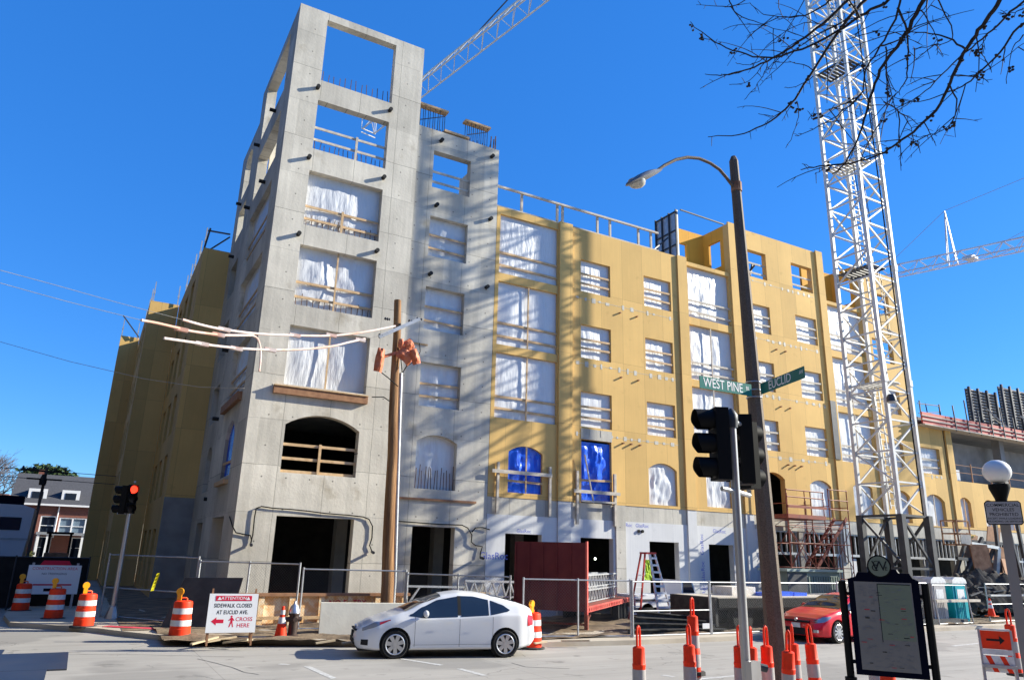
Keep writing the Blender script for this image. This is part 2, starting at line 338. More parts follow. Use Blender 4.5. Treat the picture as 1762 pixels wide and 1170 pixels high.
# concrete bay beside it
BY = [(10.47, 12.23, 17.17, 18.9, 0), (10.48, 12.22, 14.07, 15.85, 0), (10.48, 12.22, 10.93, 12.73, 0), (10.48, 12.22, 7.84, 9.59, 0), (10.50, 12.20, 4.71, 6.76, .27), (10.54, 12.27, 0, 3.34, 0)]
wall(BY, 9.66, 13.6, 0, 19.88, .35, 'bay_wall', M['conc_bay'], B, F)
wall([], 26.35, 29.5, 17.15, 19.88, .3, 'bay_return_wall', M['conc_bay'], B, (13.6, 0, 0), math.pi/2)
# slabs; near-black panels painted as the darkness inside
for z in (4.3, 7.45, 10.6, 13.75, 16.9):
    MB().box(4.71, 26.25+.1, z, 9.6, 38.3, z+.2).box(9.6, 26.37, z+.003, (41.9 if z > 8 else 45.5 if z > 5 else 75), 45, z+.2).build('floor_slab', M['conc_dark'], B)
MB().box(5.0, 34.5, .01, 95, 34.7, 4.29).build('interior_dark_panel', M['black_void'], B)
MB().box(4.75, 33, 4.52, 40, 33.2, 16.88).build('interior_dark_panel', M['black_void'], B)
# yellow facade
def yops(o, rows, big=True):
    r = []
    return r
CW = lambda o, n: [(18.06+o, 19.74+o, SILL[k], SILL[k]+1.56, 0) for k in n]
CW2 = lambda o, n: [(21.76+o, 23.46+o, SILL[k], SILL[k]+1.55, 0) for k in n]
BIG = lambda o: [(13.79+o, 16.8+o, 7.76, 10.5, 0), (13.79+o, 16.8+o, 10.85, 13.66, 0), (13.79+o, 16.8+o, 14.04, 16.8, 0)]
ARC1 = lambda o: [(14.51+o, 16.13+o, 4.81, 6.7, .27)]
ARC2 = lambda o: [(21.76+o, 23.42+o, 4.73, 6.6, .29)]
A_ = BIG(0)+ARC1(0); C_ = CW(0, (1, 2, 3))+CW2(0, (1, 2, 3))+ARC2(0)+[(18.08, 19.69, 4.6, 7.29, 0)]
wall(A_+C_, 13.62, 23.95, 4.6, 17.13, .3, 'sheathed_wall', M['yellow'], B, F)
D_ = BIG(P)+ARC1(P); wall(D_, 23.95, 27.6, 4.6, 17.0, .3, 'sheathed_wall', M['yellow'], B, F)
E_ = CW(P, (1, 2, 3, 4))+CW2(P, (1, 2, 3, 4))+ARC2(P)+[(18.3+P, 19.9+P, 4.6, 6.75, .3)]
wall(E_, 27.6, 34.7, 4.6, 19.85, .3, 'sheathed_wall', M['yellow'], B, F)
F_ = BIG(2*P)+ARC1(2*P); wall(F_, 34.7, 38.3, 4.6, 17.0, .3, 'sheathed_wall', M['yellow'], B, F)
G_ = [(39.1, 41.05, 14.01, 15.41, 0), (39.9, 41.2, 17.1, 18.4, 0), (39.5, 41.1, 10.93, 12.45, 0), (39.0, 40.85, 7.81, 9.2, 0), (39.4, 40.9, 4.73, 6.5, .29)]
wall(G_, 38.3, 42.05, 4.6, 19.8, .3, 'sheathed_wall', M['yellow'], B, F)
H_ = [(42.5, 44.4, 7.68, 9.23, 0), (42.28, 44.25, 4.67, 6.48, .4)]
wall(H_, 42.05, 45.0, 4.6, 10.65, .3, 'sheathed_wall', M['yellow'], B, F)
I_ = [(45.75+k*2.6, 46.95+k*2.6, 4.73, 6.48, .3) for k in range(5)]
wall(I_, 45.0, 62, 4.6, 7.45, .3, 'sheathed_wall', M['yellow'], B, F)
# sixth-floor returns beside the recessed terraces
for o in (0, P):
    wall([(-27.4, -26.55, 17.6, 19.1, 0)], -27.8, -26.3, 16.98, 19.85, .15, 'terrace_return_wall', M['orange'], B, (27.6+o, 0, 0), -math.pi/2)
    wall([(25.75+o, 26.35+o, 17.9, 19.0, 0)], 24.9+o, 27.6+o, 17.0, 19.85, .15, 'terrace_back_wall', M['orange'], B, (0, 27.8, 0))
# pilasters
def pil(x0, x1, p, z1, z0=4.602, m='yellow'): MB().box(x0, 26-p, z0, x1, 25.998, z1).build('pilaster', M[m], B)
for x0, x1, p, z1 in ((16.85, 17.55, .1, 17.2), (23.9, 24.5, .1, 17.16), (27.6, 28.2, .1, 19.95), (34.6, 35.15, .1, 19.93), (38.3, 38.95, .1, 19.85), (45.1, 45.7, .1, 10.72)):
    pil(x0, x1, p, z1)
for x0, x1, p in ((16.88, 17.52, .07), (23.93, 24.47, .07), (27.63, 28.17, .07)): pil(x0, x1, p, 4.598, 0, 'gyp')
# concrete spandrel band, white-boarded ground floor
MB().box(13.62, 26.02, 3.93, 62, 26.3, 4.598).build('spandrel_beam', M['conc_bay'], B)
GW = [(14.46, 16.15, 0, 3.22, 0), (18.04, 19.73, 0, 3.18, 0), (21.7, 23.38, 0, 3.14, 0), (25.2, 26.75, 0, 3.12, 0)]
wall(GW, 13.62, 28.6, 0, 3.927, .3, 'boarded_wall', M['gyp'], B, F)
MB().box(19.85, 25.94, 0, 20.36, 25.996, 4.59).build('column', M['conc_bay'], B)
# steel-stud infill to the right
cols = [28.6, 31.4, 34.6, 38.4, 42.0, 45.0, 48.6, 52.2, 56]
for x in cols: MB().box(x, 26.05, 0, x+.45, 26.6, 3.925).build('column', M['conc_bay'], B)
for a, c in zip(cols, cols[1:]):
    s = MB(); a += .45
    s.box(a, 26.1, 2.78, c, 26.2, 2.9); s.box(a, 26.1, 3.86, c, 26.2, 3.92)
    x = a+.02
    while x < c-.06: s.box(x, 26.105, 2.9, x+.05, 26.195, 3.86); x += .36
    for x in (a+.02, a+.25, c-.12, c-.34): s.box(x, 26.11, 0, x+.07, 26.19, 2.78)
    s.build('stud_framing', M['galv'], B)
for x0, x1, z0, z1 in ((29.1, 29.9, 0, 2.7), (31.95, 32.7, 0, 1.9), (35.1, 35.9, 0, 2.7)):
    MB().box(x0, 26.22, z0, x1, 26.25, z1).build('wall_board', M['gyp'], B)
s = MB()
for x in (34.72, 34.95, 35.02): s.box(x, 25.94, 2.5, x+.09, 26.03, 4.5)
s.build('stud_framing', M['galv'], B)
# missing sheathing strip beside the third stack of big windows
MB().box(34.56, 25.86, 7.8, 35.0, 25.897, 11.0).build('weather_membrane', M['steel_dark'], B)
s = MB()
for z in (7.8, 8.85, 9.9, 10.95): s.box(35.0, 25.93, z, 35.22, 25.995, z+.05)
for x in (35.0, 35.2): s.box(x, 25.93, 7.8, x+.03, 25.99, 11.0)
s.build('stud_framing', M['galv'], B)
# ---------------- left flank of yellow returns stepping out towards the street
wall([], 3.12, 4.8, 0, 4.6, .3, 'boarded_wall', M['conc_dark'], B, (0, 38.4, 0))
wall([], 3.12, 4.42, 4.6, 17.2, .3, 'sheathed_wall', M['yellow'], B, (0, 38.4, 0))
def flank(x, y0, y1, z1, ops, m='yellow'):
    wall(ops, -y1, -y0, 0, z1, .3, 'sheathed_wall', M[m], B, (x, 0, 0), -math.pi/2)
fl = lambda ys: [(-y-1.6, -y, s, s+2.1, 0) for y in ys for s in (4.72, 7.84, 10.93, 14.07)]+[(-y-1.6, -y, .3, 3.2, 0) for y in ys]
flank(3.12, 38.7, 49.7, 17.2, fl((40.5, 43.5, 46.5)))
wall([], 1.45, 3.1, 0, 17.3, .3, 'sheathed_wall', M['yellow'], B, (0, 49.7, 0))
flank(1.45, 50, 60.7, 17.3, fl((52, 55, 58)))
wall([], .2, 1.44, 0, 17.5, .3, 'sheathed_wall', M['yellow'], B, (0, 60.7, 0))
wall([], -70, -61.0, 0, 17.5, .3, 'sheathed_wall', M['yellow'], B, (.2, 0, 0), -math.pi/2)
MB().box(3.7, 38.8, 0, 3.8, 49.6, 16.85).box(2.0, 50.1, 0, 2.1, 60.6, 16.85).build('interior_dark_panel', M['black_void'], B)  # near-black panels stand in for the darkness behind the flank windows
MB().box(.52, 69.7, 0, 30, 70, 17.4).build('rear_wall', M['conc_dark'], B)
MB().box(3.45, 38.75, 16.9, 30, 60.6, 17.1).box(.55, 61.1, 16.9, 30, 69.6, 17.1).build('floor_slab', M['conc_dark'], B)
# ---------------- windows: film, lumber rails, mullions
r2 = (.42, .95)
for k, o in enumerate(T[2:5]):
    w_ = window(*o, .30, B, (0, TW, 0), rails=((.3, .86), (.42, .98), ())[k] , mull=(k > 0), ry=.17, posts=(k == 0), amp=.05, bill=.07, wood='wood')
w_ = window(5.36, 8.31, 14.08, 16.34, 0, .32, B, (0, TW, 0), rails=()) if 0 else None
L_ = [(a, c, lo, hi, r) for a, c, lo, hi, r in L]
for o in L_[2:5]: window(*o, .2, B, (4.27, 0, 0), -math.pi/2, rails=(.4, .95), ry=.1, amp=.05)
window(*L_[5], .13, B, (4.27, 0, 0), -math.pi/2, film='blue', rails=(.5,), ry=.04)
for o in BY[1:4]: window(*o, .26, B, F, rails=r2, ry=.13, amp=.06)
window(*BY[4], .26, B, F, rails=(), amp=.06)
for o in BIG(0): window(*o, .13, B, F, rails=(.36, .92), ry=.06, amp=.035, mull=(o[2] < 14), wood='wood', bill=.04)
window(*ARC1(0)[0], .13, B, F, film='blue', rails=(.42,), ry=.0, mull=True, amp=.11, wood='wood')
for o in CW(0, (1, 2, 3))+CW2(0, (1, 2, 3)): window(*o, .15, B, F, rails=(.42, .9), ry=.04, amp=.025)
window(18.08, 19.69, 4.66, 7.2, 0, .14, B, F, film='blue', rails=(.95,), ry=-.0, amp=.12, bill=.03, wood='wood')
window(*ARC2(0)[0], .13, B, F, rails=(), amp=.07)
for q in (P, 2*P):
    for o in BIG(q): window(*o, .19, B, F, rails=(.36, .92), ry=.06, amp=.04, mull=(o[2] < 14), wood='wood_pale', bill=.03)
    window(*ARC1(q)[0], .13, B, F, rails=(), amp=.05)
for o in CW(P, (1, 2, 3))+CW2(P, (1, 2, 3)): window(*o, .15, B, F, rails=(.42, .9), ry=.04, amp=.025, wood='wood_pale')
window(*ARC2(P)[0], .13, B, F, rails=(), amp=.04)
for o in G_[2:]+H_: window(*o, .2, B, F, rails=(.42, .9) if o[4] == 0 else (), ry=.1, amp=.05, wood='wood_pale', mull=o[4] > .35)
for o in I_: window(*o, .2, B, F, rails=(), amp=.04, mull=True)
def rails(a, c, lo, hs, y, m='wood_pale', post=(), name='guard_rail', parent=B, th=.045, hh=.095, ph=None, over=0):
    r = MB()
    for h in hs: r.box(a-over, y, lo+h-hh/2, c+over, y+th, lo+h+hh/2)
    for x in post: r.box(x-.045, y-.05, lo+.01, x+.045, y-.002, lo+(ph or max(hs))+.08)
    return r.build(name, M[m], parent)
rails(5.38, 8.34, 17.29, (.48, 1.0), TW+.12, post=(7.1,)); rails(10.48, 12.22, 17.17, (.33, .8), 26.12, post=())
rails(5.55, 8.18, 4.91, (.06, .5, .98), TW+.12, 'wood', post=(6.85,))
for o in (CW(P, (4,)) + CW2(P, (4,))): rails(o[0], o[1], o[2], (.3, .85), 26.1)
rails(39.1, 41.05, 14.01, (.4, .8), 26.1)
rails(39.9, 41.2, 17.1, (.4, .8), 26.1)
# timber brackets in front of the blue tarps
r = MB()
for x in (13.95, 16.4): r.box(x, 25.86, 3.95, x+.1, 25.96, 5.95)
r.box(13.7, 25.81, 5.52, 16.5, 25.856, 5.66); r.build('timber_guard', M['wood_pale'], B)
r = MB()
for x in (17.75, 19.72): r.box(x, 25.86, 3.7, x+.12, 25.96, 5.9)
r.box(17.6, 25.81, 4.98, 20.0, 25.856, 5.12); r.box(18.0, 25.81, 4.62, 19.8, 25.856, 4.7); r.bar((18.15, 25.84, 6.6), (18.6, 25.84, 4.6), .05)
r.build('timber_guard', M['wood_pale'], B)
MB().box(4.98, TW-.16, 7.58, 8.36, TW-.005, 7.84).build('timber_ledger', M['wood_dark'], B)
MB().box(4.98, TW-.2, 7.842, 8.36, TW-.005, 7.88).build('timber_ledger', M['wood'], B)
MB().box(4.1, 27.6, 7.55, 4.265, 31.4, 7.85).build('timber_ledger', M['wood_dark'], B)
MB().box(4.1, 28.2, 4.6, 4.265, 30.4, 4.75).build('timber_ledger', M['wood'], B)
MB().box(9.9, 25.93, 4.28, 13.1, 25.995, 4.36).build('timber_ledger', M['wood_dark'], B)
MB().box(9.95, 25.95, 11.15-.9, 10.7, 25.995, 11.2-.9).build('timber_ledger', M['wood'], B)
# concrete patch of blockwork above the tall tarp, sill strips
r = MB().box(18.06, 25.985, 7.29, 19.72, 25.999, 7.75)
for x in (18.5, 19.1): r.box(x, 25.975, 7.45, x+.03, 25.984, 7.75)
r.build('lintel_patch', M['conc_bay'], B)
# form-tie brackets and their shadows
def bracket(p, d=(0, -1, 0), l=.2, r=.08, m='bracket'): p = Vector(p); MB().cyl(p, p+Vector(d)*l, r, 10).build('bracket', M[m], B, smooth=True)
for x, z in ((5.3, 19.95), (8.32, 19.98), (5.27, 16.83), (8.28, 16.85), (5.22, 13.62), (8.25, 13.65)): bracket((x, TW, z))
for x, z in ((10.75, 19.42), (13.22, 19.42), (10.7, 16.35), (13.25, 16.38), (10.6, 13.25), (13.2, 13.22)): bracket((x, 26, z))
for y, z in ((28.6, 20.1), (32.0, 20.2), (28.9, 16.9), (32.4, 17.2), (36.8, 19.3), (36.8, 16.4), (32.9, 10.6), (32.9, 7.6), (33.2, 4.3)): bracket((4.27 if y < 33 else 4.42, y, z), (-1, 0, 0), .25)
for x in (20.25, 21.25): 
    for z in (13.4, 10.3): bracket((x, 26, z), l=.11, r=.04, m='wood_dark')
for x in (20.3, 20.75, 21.25): bracket((x, 26, 7.3), l=.13, r=.04, m='wood_dark')
for x in (30.7, 31.4): 
    for z in (13.3, 10.2): bracket((x, 26, z), l=.11, r=.04, m='wood_dark')
for x in (30.9, 31.4, 31.9): bracket((x, 26, 7.2), l=.13, r=.04, m='wood_dark')
# flashing-tape patches between the storeys
for x0, x1 in ((17.7, 23.6), (28.3, 34.2), (42.2, 44.6)):
    for z in (7.52, 10.66, 13.72, 16.95):
        if z > 10 and x0 > 40 or (z > 16 and x0 < 20): continue
        b = MB().box(x0+.05, 25.994, z-.008, x1, 25.9975, z+.008); x = x0+.1
        while x < x1:
            h = random.uniform(.1, .24); w_ = random.uniform(.08, .22)
            if random.random() < .8: b.box(x, 25.992, z-h/2+random.uniform(-.05, .03), x+w_, 25.9985, z+h/2)
            x += random.uniform(.38, .52)
        b.build('flashing_tape', M['tape'], B)
# reinforcing bars
def bars(pts, h, m='rebar', name='rebar_row', r=.012):
    b = MB()
    for p in pts:
        hh = h*random.uniform(.75, 1.1); q = Vector(p)+Vector((random.uniform(-.04, .04), random.uniform(-.03, .03), hh)); b.bar(p, q, r*2)
    b.build(name, M[m], B)
bars([(5.5+k*.23, TW+.2, 20.36) for k in range(13)], .62)
bars([(5.5+k*.19, TW+.2, 17.3) for k in range(15)], .42)
bars([(5.5+k*.21, TW+.2, 14.09) for k in range(14)], .5); bars([(5.45+k*.21, TW+.2, 10.93) for k in range(14)], .45)
bars([(10.58+k*.13, 26.12, 4.72) for k in range(13)], .85, r=.011)
def cage(x0, x1, h, n, z=19.88):
    b = MB()
    for k in range(n):
        x = x0+(x1-x0)*k/(n-1)
        for y in (26.06, 26.28): b.bar((x, y, z), (x, y, z+h), .022)
    b.bar((x0, 26.06, z+.3), (x1, 26.06, z+h*.8), .03); c_ = b.build('rebar_cage', M['steel_dark'], B)
    MB().box(x0-.12, 26.0, z+h, x1+.15, 26.34, z+h+.09).build('timber_template', M['wood'], c_)
cage(9.75, 10.9, 1.05, 6); cage(12.0, 13.0, .95, 6)
MB().box(10.9, 26.0, 19.97, 12.1, 26.3, 20.07).build('timber_template', M['wood'], B)
bars([(10.2+k*.2, 26.2, 19.88) for k in range(17)], .25); bars([(13.2, 26.1, 19.88), (13.4, 26.2, 19.88), (13.45, 26.1, 19.88)], .8, r=.02)
bars([(4.45, 33.2+k*.4, 22.9) for k in range(1)], .3)
# roof railings
def roof_rail(x0, x1, z, posts, m='wood_pale', y=26.1, h=1.0):
    b = MB(); b.box(x0, y, z+h, x1, y+.1, z+h+.09); b.box(x0, y+.03, z+.02, x1, y+.07, z+.12)
    for x in posts: b.box(x-.05, y+.11, z, x+.05, y+.2, z+h+.05)
    b.build('roof_railing', M[m], B)
roof_rail(13.65, 22.9, 17.14, (14.98, 16.9, 17.2, 19.2, 19.95, 21.7, 22.5))
MB().bar((24.5, 26.2, 19.95), (27.6, 26.2, 19.9), .06).bar((22.6, 26.3, 17.2), (24.3, 27.0, 18.6), .06).build('roof_railing', M['steel_dark'], B)
# steel wall form standing on the roof
b = MB(); b.box(24.35, 26.3, 17.2, 24.42, 27.95, 19.95); f_ = b.build('roof_wall_form', M['galv'], B)
b = MB()
for y in (26.3, 26.85, 27.4, 27.9): b.box(24.26, y, 17.2, 24.345, y+.06, 19.97)
for z in (17.25, 18.0, 18.8, 19.85): b.box(24.29, 26.37, z, 24.346, 27.9, z+.06)
b.build('form_frame', M['steel_dark'], f_)
# dark steel bits visible through the open sixth-floor windows
b = MB(); b.bar((33.2, 27.5, 17.2), (34.6, 29.5, 19.5), .12).bar((34.2, 27.5, 17.2), (33.3, 28.5, 19.7), .1).bar((30.2, 27.2, 17.2), (31.2, 27.6, 18.9), .09).bar((30.9, 27.2, 18.6), (30.2, 28.2, 17.2), .09)
b.box(35.0, 28.5, 17.15, 35.6, 31, 19.4); b.build('stored_formwork', M['steel_dark'], B)
MB().box(30.6, 27.0, 17.15, 31.6, 28, 17.75).box(33.2, 27.2, 17.15, 33.8, 28, 18.0).build('red_tool_box', M['form_red'], B)
# left flank roof posts with safety line
def post(p, h=1.35): MB().bar(p, Vector(p)+Vector((0, 0, h)), .06).box(p[0]-.05, p[1]-.05, p[2]+.55, p[0]+.05, p[1]+.05, p[2]+.72).build('edge_post', M['galv'], B)
for x, y, z in ((3.2, 39.0, 17.2), (3.2, 41.0, 17.2), (3.2, 43.2, 17.2), (3.2, 45.0, 17.2), (3.2, 47.2, 17.2), (3.0, 49.6, 17.2), (1.6, 49.9, 17.3), (1.55, 51.5, 17.3), (1.55, 54, 17.3), (1.55, 57, 17.3), (1.3, 60.6, 17.3), (.25, 61, 17.5), (.25, 63.5, 17.5), (.25, 66, 17.5), (.25, 69, 17.5)): post((x, y, z))
MB().bar((3.15, 38.5, 17.2), (3.3, 38.5, 18.35), .09).bar((3.2, 38.5, 18.2), (4.3, 38.5, 18.25), .07).bar((3.45, 38.5, 17.2), (4.3, 38.5, 18.1), .07).build('edge_frame', M['steel_dark'], B)
MB().bar((.1, 60.5, 19.0), (1.4, 60.5, 17.5), .08).build('edge_frame', M['steel_dark'], B)
# site wiring with lamp holders on the concrete
def wire(pts, r=.022, y=None, name='site_cable'):
    MB().tube(pts, r, 6).build(name, M['black'], B)
def wpx(pts, Y=25.8): return [PY(x, y, Y) for x, y in pts]
wire([(4.22, 26.6, 3.4)]+wpx([(400, 905), (406, 916), (420, 919), (431, 921), (433, 930), (431, 936)]))
wire(wpx([(431, 936), (435, 920), (438, 890), (441, 874), (450, 871), (470, 874), (500, 876), (530, 879), (560, 883), (600, 886), (625, 889), (635, 893), (641, 905), (640, 925), (636, 938), (640, 948)]))
wire(wpx([(641, 905), (648, 900), (680, 896), (720, 899), (760, 902), (795, 903), (805, 908), (812, 920), (811, 932), (818, 938), (830, 940), (827, 950), (826, 958)], 25.93))
wire(wpx([(812, 915), (818, 908), (830, 907), (843, 911)], 25.93))
for x, y, Y in ((432, 936, 25.8), (640, 949, 25.8), (827, 959, 25.9)):
    p = PY(x, y, Y); MB().cyl(p, p+Vector((-.05, -.32, -.03)), .05, 10).build('lamp_holder', M['steel_dark'], B)
# printed words on the wall boards
M['print'] = mat('blue printing', (.10, .13, .50), .7)
RX = (math.pi/2, 0, 0); rel = lambda x, y, z: Vector((x, y, z))-B.location
for x, z, s, q in ((13.98, 2.35, .34, 'GlasRoc'), (20.85, 3.78, .2, 'GlasRoc   GlasRoc'), (15.3, 3.33, .18, 'GlasRoc'), (25.9, 3.72, .22, 'GlasRoc'), (24.9, 1.2, .2, 'GlasRoc')):
    text(q, s*1.1, M['print'], B, rel(x, 25.9985, z), RX, ext=.0005)
for x, z in ((24.78, 3.1), (24.78, 1.9), (24.78, .9)): text('GlasRoc', .28, M['print'], B, rel(x, 25.9985, z), (math.pi/2, -math.pi/2, 0), ext=.0005)
MB().lathe([(.07, 0), (.07, -.05)], (21.1, 25.99, 3.55), 10, 'y').lathe([(.07, 0), (.07, -.05)], (21.3, 25.99, 3.55), 10, 'y').build('conduit_stub', M['black'], B)
# ---------------- unfinished wing to the right: open dark floor, red edge forms
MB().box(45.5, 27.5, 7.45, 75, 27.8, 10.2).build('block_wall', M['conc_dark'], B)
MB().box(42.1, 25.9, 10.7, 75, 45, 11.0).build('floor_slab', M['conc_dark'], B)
b = MB(); x = 42.4
while x < 74: b.box(x, 25.55, 10.55, min(x+2.35, 74), 25.65, 11.25); x += 2.42
ef = b.build('edge_form', M['form_red'], B)
b = MB(); b.box(42.3, 25.5, 10.75, 74, 25.548, 10.83).box(42.3, 25.5, 11.0, 74, 25.548, 11.06).box(42.3, 25.4, 10.45, 74, 26.1, 10.52); b.build('timber_waler', M['wood_pale'], ef)
for k in range(9):
    x = 45.6+k*1.35; MB().bar((x, 25.45, 10.4), (x, 25.5, 12.0+.5*(k % 3 == 1)), .06).build('edge_post', M['steel_dark'], B)
MB().bar((42.5, 25.8, 11.2), (44.6, 25.8, 11.5), .05).bar((42.5, 25.8, 11.8), (44.7, 25.8, 11.9), .05).bar((43.4, 25.8, 11.1), (44.3, 26.4, 12.1), .06).bar((44.7, 25.8, 10.9), (44.7, 25.8, 12), .07).bar((42.7, 25.8, 11), (42.7, 25.8, 12), .06).build('edge_frame', M['steel_dark'], B)
b = MB().bar((45.4, 26.1, 8.45), (60, 26.1, 8.45), .03).bar((45.4, 26.1, 8.0), (60, 26.1, 8.0), .03)
for k in range(7): b.bar((45.6+k*2.1, 26.1, 7.4), (45.6+k*2.1, 26.1, 8.6), .06)
b.build('guard_rail', M['wood_dark'], B)
MB().box(46.2, 26.6, 7.5, 47.3, 27.2, 8.25).build('plastic_wrapped_stack', M['plastic'], B)
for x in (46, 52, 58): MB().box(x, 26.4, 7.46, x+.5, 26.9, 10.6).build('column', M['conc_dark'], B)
# gang forms standing on the wing
def gang(x0, x1, z0, z1, y, group=None):
    g = thing('gang_form', 'tall dark ribbed wall formwork panel standing above the red edge form', 'formwork panel', (x0, y, z0))
    MB().box(x0, y, z0, x1, y+.06, z1).build('form_face', M['steel_dark'], g)
    b = MB(); z = z0+.12
    while z < z1: b.box(x0, y-.1, z, x1, y-.003, z+.07); z += .2
    b.build('horizontal_ribs', M['wood_pale'], g); b = MB(); x = x0+.05
    while x < x1: b.box(x, y-.24, z0-.05, x+.14, y-.103, z1+.12); x += 1.05
    b.build('vertical_walers', M['steel_dark'], g)
    b = MB().bar((x0+2.6, y-1.2, z0), (x0+1.9, y-.2, z0+1.6), .08).bar((x0+2.6, y-1.2, z0), (x0+2.5, y-.2, z0+1), .06); b.build('brace', M['wood_pale'], g); return g
g = gang(49.9, 53.6, 11.1, 13.9, 26.9); g['label'] = 'ribbed dark formwork panel standing nearer the crane above the red edge form'
g = gang(54.0, 61, 11.1, 14.6, 26.9); g['label'] = 'ribbed dark formwork panel cut by the right edge of the photo'

# work lamps and columns inside the dark ground floor
for x in (8.9, 13.2, 17.2, 20.2, 24.2, 28.2, 33): MB().box(x, 30, .12, x+.45, 30.45, 4.29).build('column', M['conc_dark'], B)
M['work_lamp'] = mat('lit work lamp', (.8,.85,.7), .4, emit=(.85, 1, .75), es=3)
for x, z in ((25.98, 1.62), (26.32, 1.60)): MB().lathe([(.01, -.07), (.08, -.02), (.08, .03), (.01, .07)], (x, 27.4, z), 12, 'y').build('work_lamp', M['work_lamp'], B, smooth=True)
MB().lathe([(.01, -.06), (.06, 0), (.01, .06)], (19.5, 27.0, 2.35), 8, 'y').build('work_lamp', M['work_lamp'], B)
# ------------------------------------------------------------------ ground
def road_mat():
    m = bpy.data.materials.new('worn concrete road'); m.use_nodes = True; nt = m.node_tree; b = nt.nodes['Principled BSDF']; b.inputs['Roughness'].default_value = .85; b.inputs['Specular IOR Level'].default_value = .25
    v, x, y, z = coords(nt)
    k = MN(nt, 'MULTIPLY_ADD', nz(nt, v, .35, 6), .40, .80); k = MN(nt, 'MULTIPLY', k, MN(nt, 'MULTIPLY_ADD', nz(nt, v, 45, 3), .22, .89))
    k = MN(nt, 'MULTIPLY', k, MN(nt, 'MULTIPLY_ADD', nz(nt, scaled(nt, v, (.12, 2.2, 1)), 1.2, 4), .50, .75))
    cmb = nt.nodes.new('ShaderNodeCombineXYZ')
    for i, c_ in enumerate((.34, .32, .288)): nt.links.new(MN(nt, 'MULTIPLY', k, c_), cmb.inputs[i])
    c = cmb.outputs[0]
    c = mixc(nt, MN(nt, 'MULTIPLY', rampf(nt, nz(nt, v, .22, 3), .56, .60), .5), c, (.20, .19, .175))     # darker repair patches
    c = mixc(nt, MN(nt, 'MULTIPLY', rampf(nt, nz(nt, v, 1.6, 5), .62, .72), .55), c, (.13, .12, .11))       # oil spots
    c = mixc(nt, MN(nt, 'MULTIPLY', rampf(nt, MN(nt, 'SUBTRACT', y, MN(nt, 'MULTIPLY', nz(nt, v, .8, 4), 1.6)), 15.6, 17.8), .45), c, (.33, .27, .19))  # mud tracked along the kerb
    vo = nt.nodes.new('ShaderNodeTexVoronoi'); vo.feature = 'DISTANCE_TO_EDGE'; vo.inputs['Scale'].default_value = .23; vo.inputs['Randomness'].default_value = 1
    wv = nt.nodes.new('ShaderNodeVectorMath'); wv.operation = 'ADD'; nt.links.new(v, wv.inputs[0]); no = nt.nodes.new('ShaderNodeTexNoise'); no.inputs['Scale'].default_value = 1.1; no.inputs['Detail'].default_value = 5; nt.links.new(v, no.inputs['Vector']); nt.links.new(no.outputs['Color'], wv.inputs[1]); nt.links.new(wv.outputs[0], vo.inputs['Vector'])
    cr = MN(nt, 'MULTIPLY', MN(nt, 'LESS_THAN', vo.outputs['Distance'], .0035), rampf(nt, nz(nt, v, .5, 2), .45, .55))
    jt = MN(nt, 'MAXIMUM', line(nt, y, 3.6, 1.1, .02), MN(nt, 'MULTIPLY', line(nt, x, 6.0, 2.2, .02), .8))
    c = mixc(nt, MN(nt, 'MULTIPLY', MN(nt, 'MAXIMUM', cr, jt), .4), c, (.10, .095, .09))
    nt.links.new(c, b.inputs['Base Color'])
    bp = nt.nodes.new('ShaderNodeBump'); bp.inputs['Strength'].default_value = .25; bp.inputs['Distance'].default_value = .01; nt.links.new(nz(nt, v, 60, 4), bp.inputs['Height']); nt.links.new(bp.outputs[0], b.inputs['Normal'])
    return m
M['road'] = road_mat()
M['walk'] = mat('dusty pavement', (.42,.36,.28), .9, (.50,.44,.35), 1.2, det=6, bump=.15)
M['dirt'] = mat('trodden earth', (.10,.07,.045), .95, (.26,.19,.12), 1.6, det=8, bump=.8, bs=9)
M['paint'] = mat('worn road paint', (.55,.55,.53), .8, (.42,.41,.39), 9, det=6, lo=.4, hi=.55)
M['crack'] = mat('tar filled crack', (.10,.098,.095), .8)
o = struct(MB().add([(-400,-300,0),(500,-300,0),(500,600,0),(-400,600,0)], [(0,1,2,3)]).build('ground', M['road']))
curb = [(-1.9,90),(-1.9,40),(-1.75,30),(-1.4,27.3),(-.3,26.2),(.87,24.9),(1.5,23.8),(2.44,22.5),(4.16,21.4),(5.8,20.6),(6.6,20.1),(8.6,19.0),(11.4,18.45),(14.5,18.1),(17.9,18.1),(29.8,18.3),(37.3,18.3),(120,18.3)]
cb = [(x, y) for x, y in curb]+[(120, 60), (46, 60), (46, 26), (4, 26), (.1, 90)]
struct(MB().prism([(x, y) for x, y in curb]+[(120, 21), (30, 21.2), (12, 21.2), (8.5, 22.6), (4.5, 25), (2.6, 30), (1.2, 40), (.3, 60), (-.2, 90)], -.2, .13, 'z').build('pavement', M['walk']))
inn = [(120, 20.98), (30, 21.18), (12, 21.18), (8.5, 22.58), (4.5, 24.98), (2.6, 29.98), (1.2, 39.98), (.3, 59.98), (-.2, 89.98)]
def dirtz(x, y): return .16+.10*noise.noise(Vector((x*.9, y*.9, 0)))+.05*noise.noise(Vector((x*3, y*3, 5)))
g = MB(); g.grid(lambda u, v: (2.2+58*u, 18.9+2.3*max(0,(1-u*8))+(26.2-18.9-2.3*max(0,(1-u*8)))*v, dirtz(2.2+58*u, 18+8*v)), 260, 34)
struct(g.build('construction_yard_earth', M['dirt'], smooth=True))
g = MB(); g.grid(lambda u, v: (1.4+3*u, 24+66*v, .14+.03*noise.noise(Vector((u*5, v*30, 0)))), 6, 60); struct(g.build('flank_earth', M['dirt'], smooth=True))
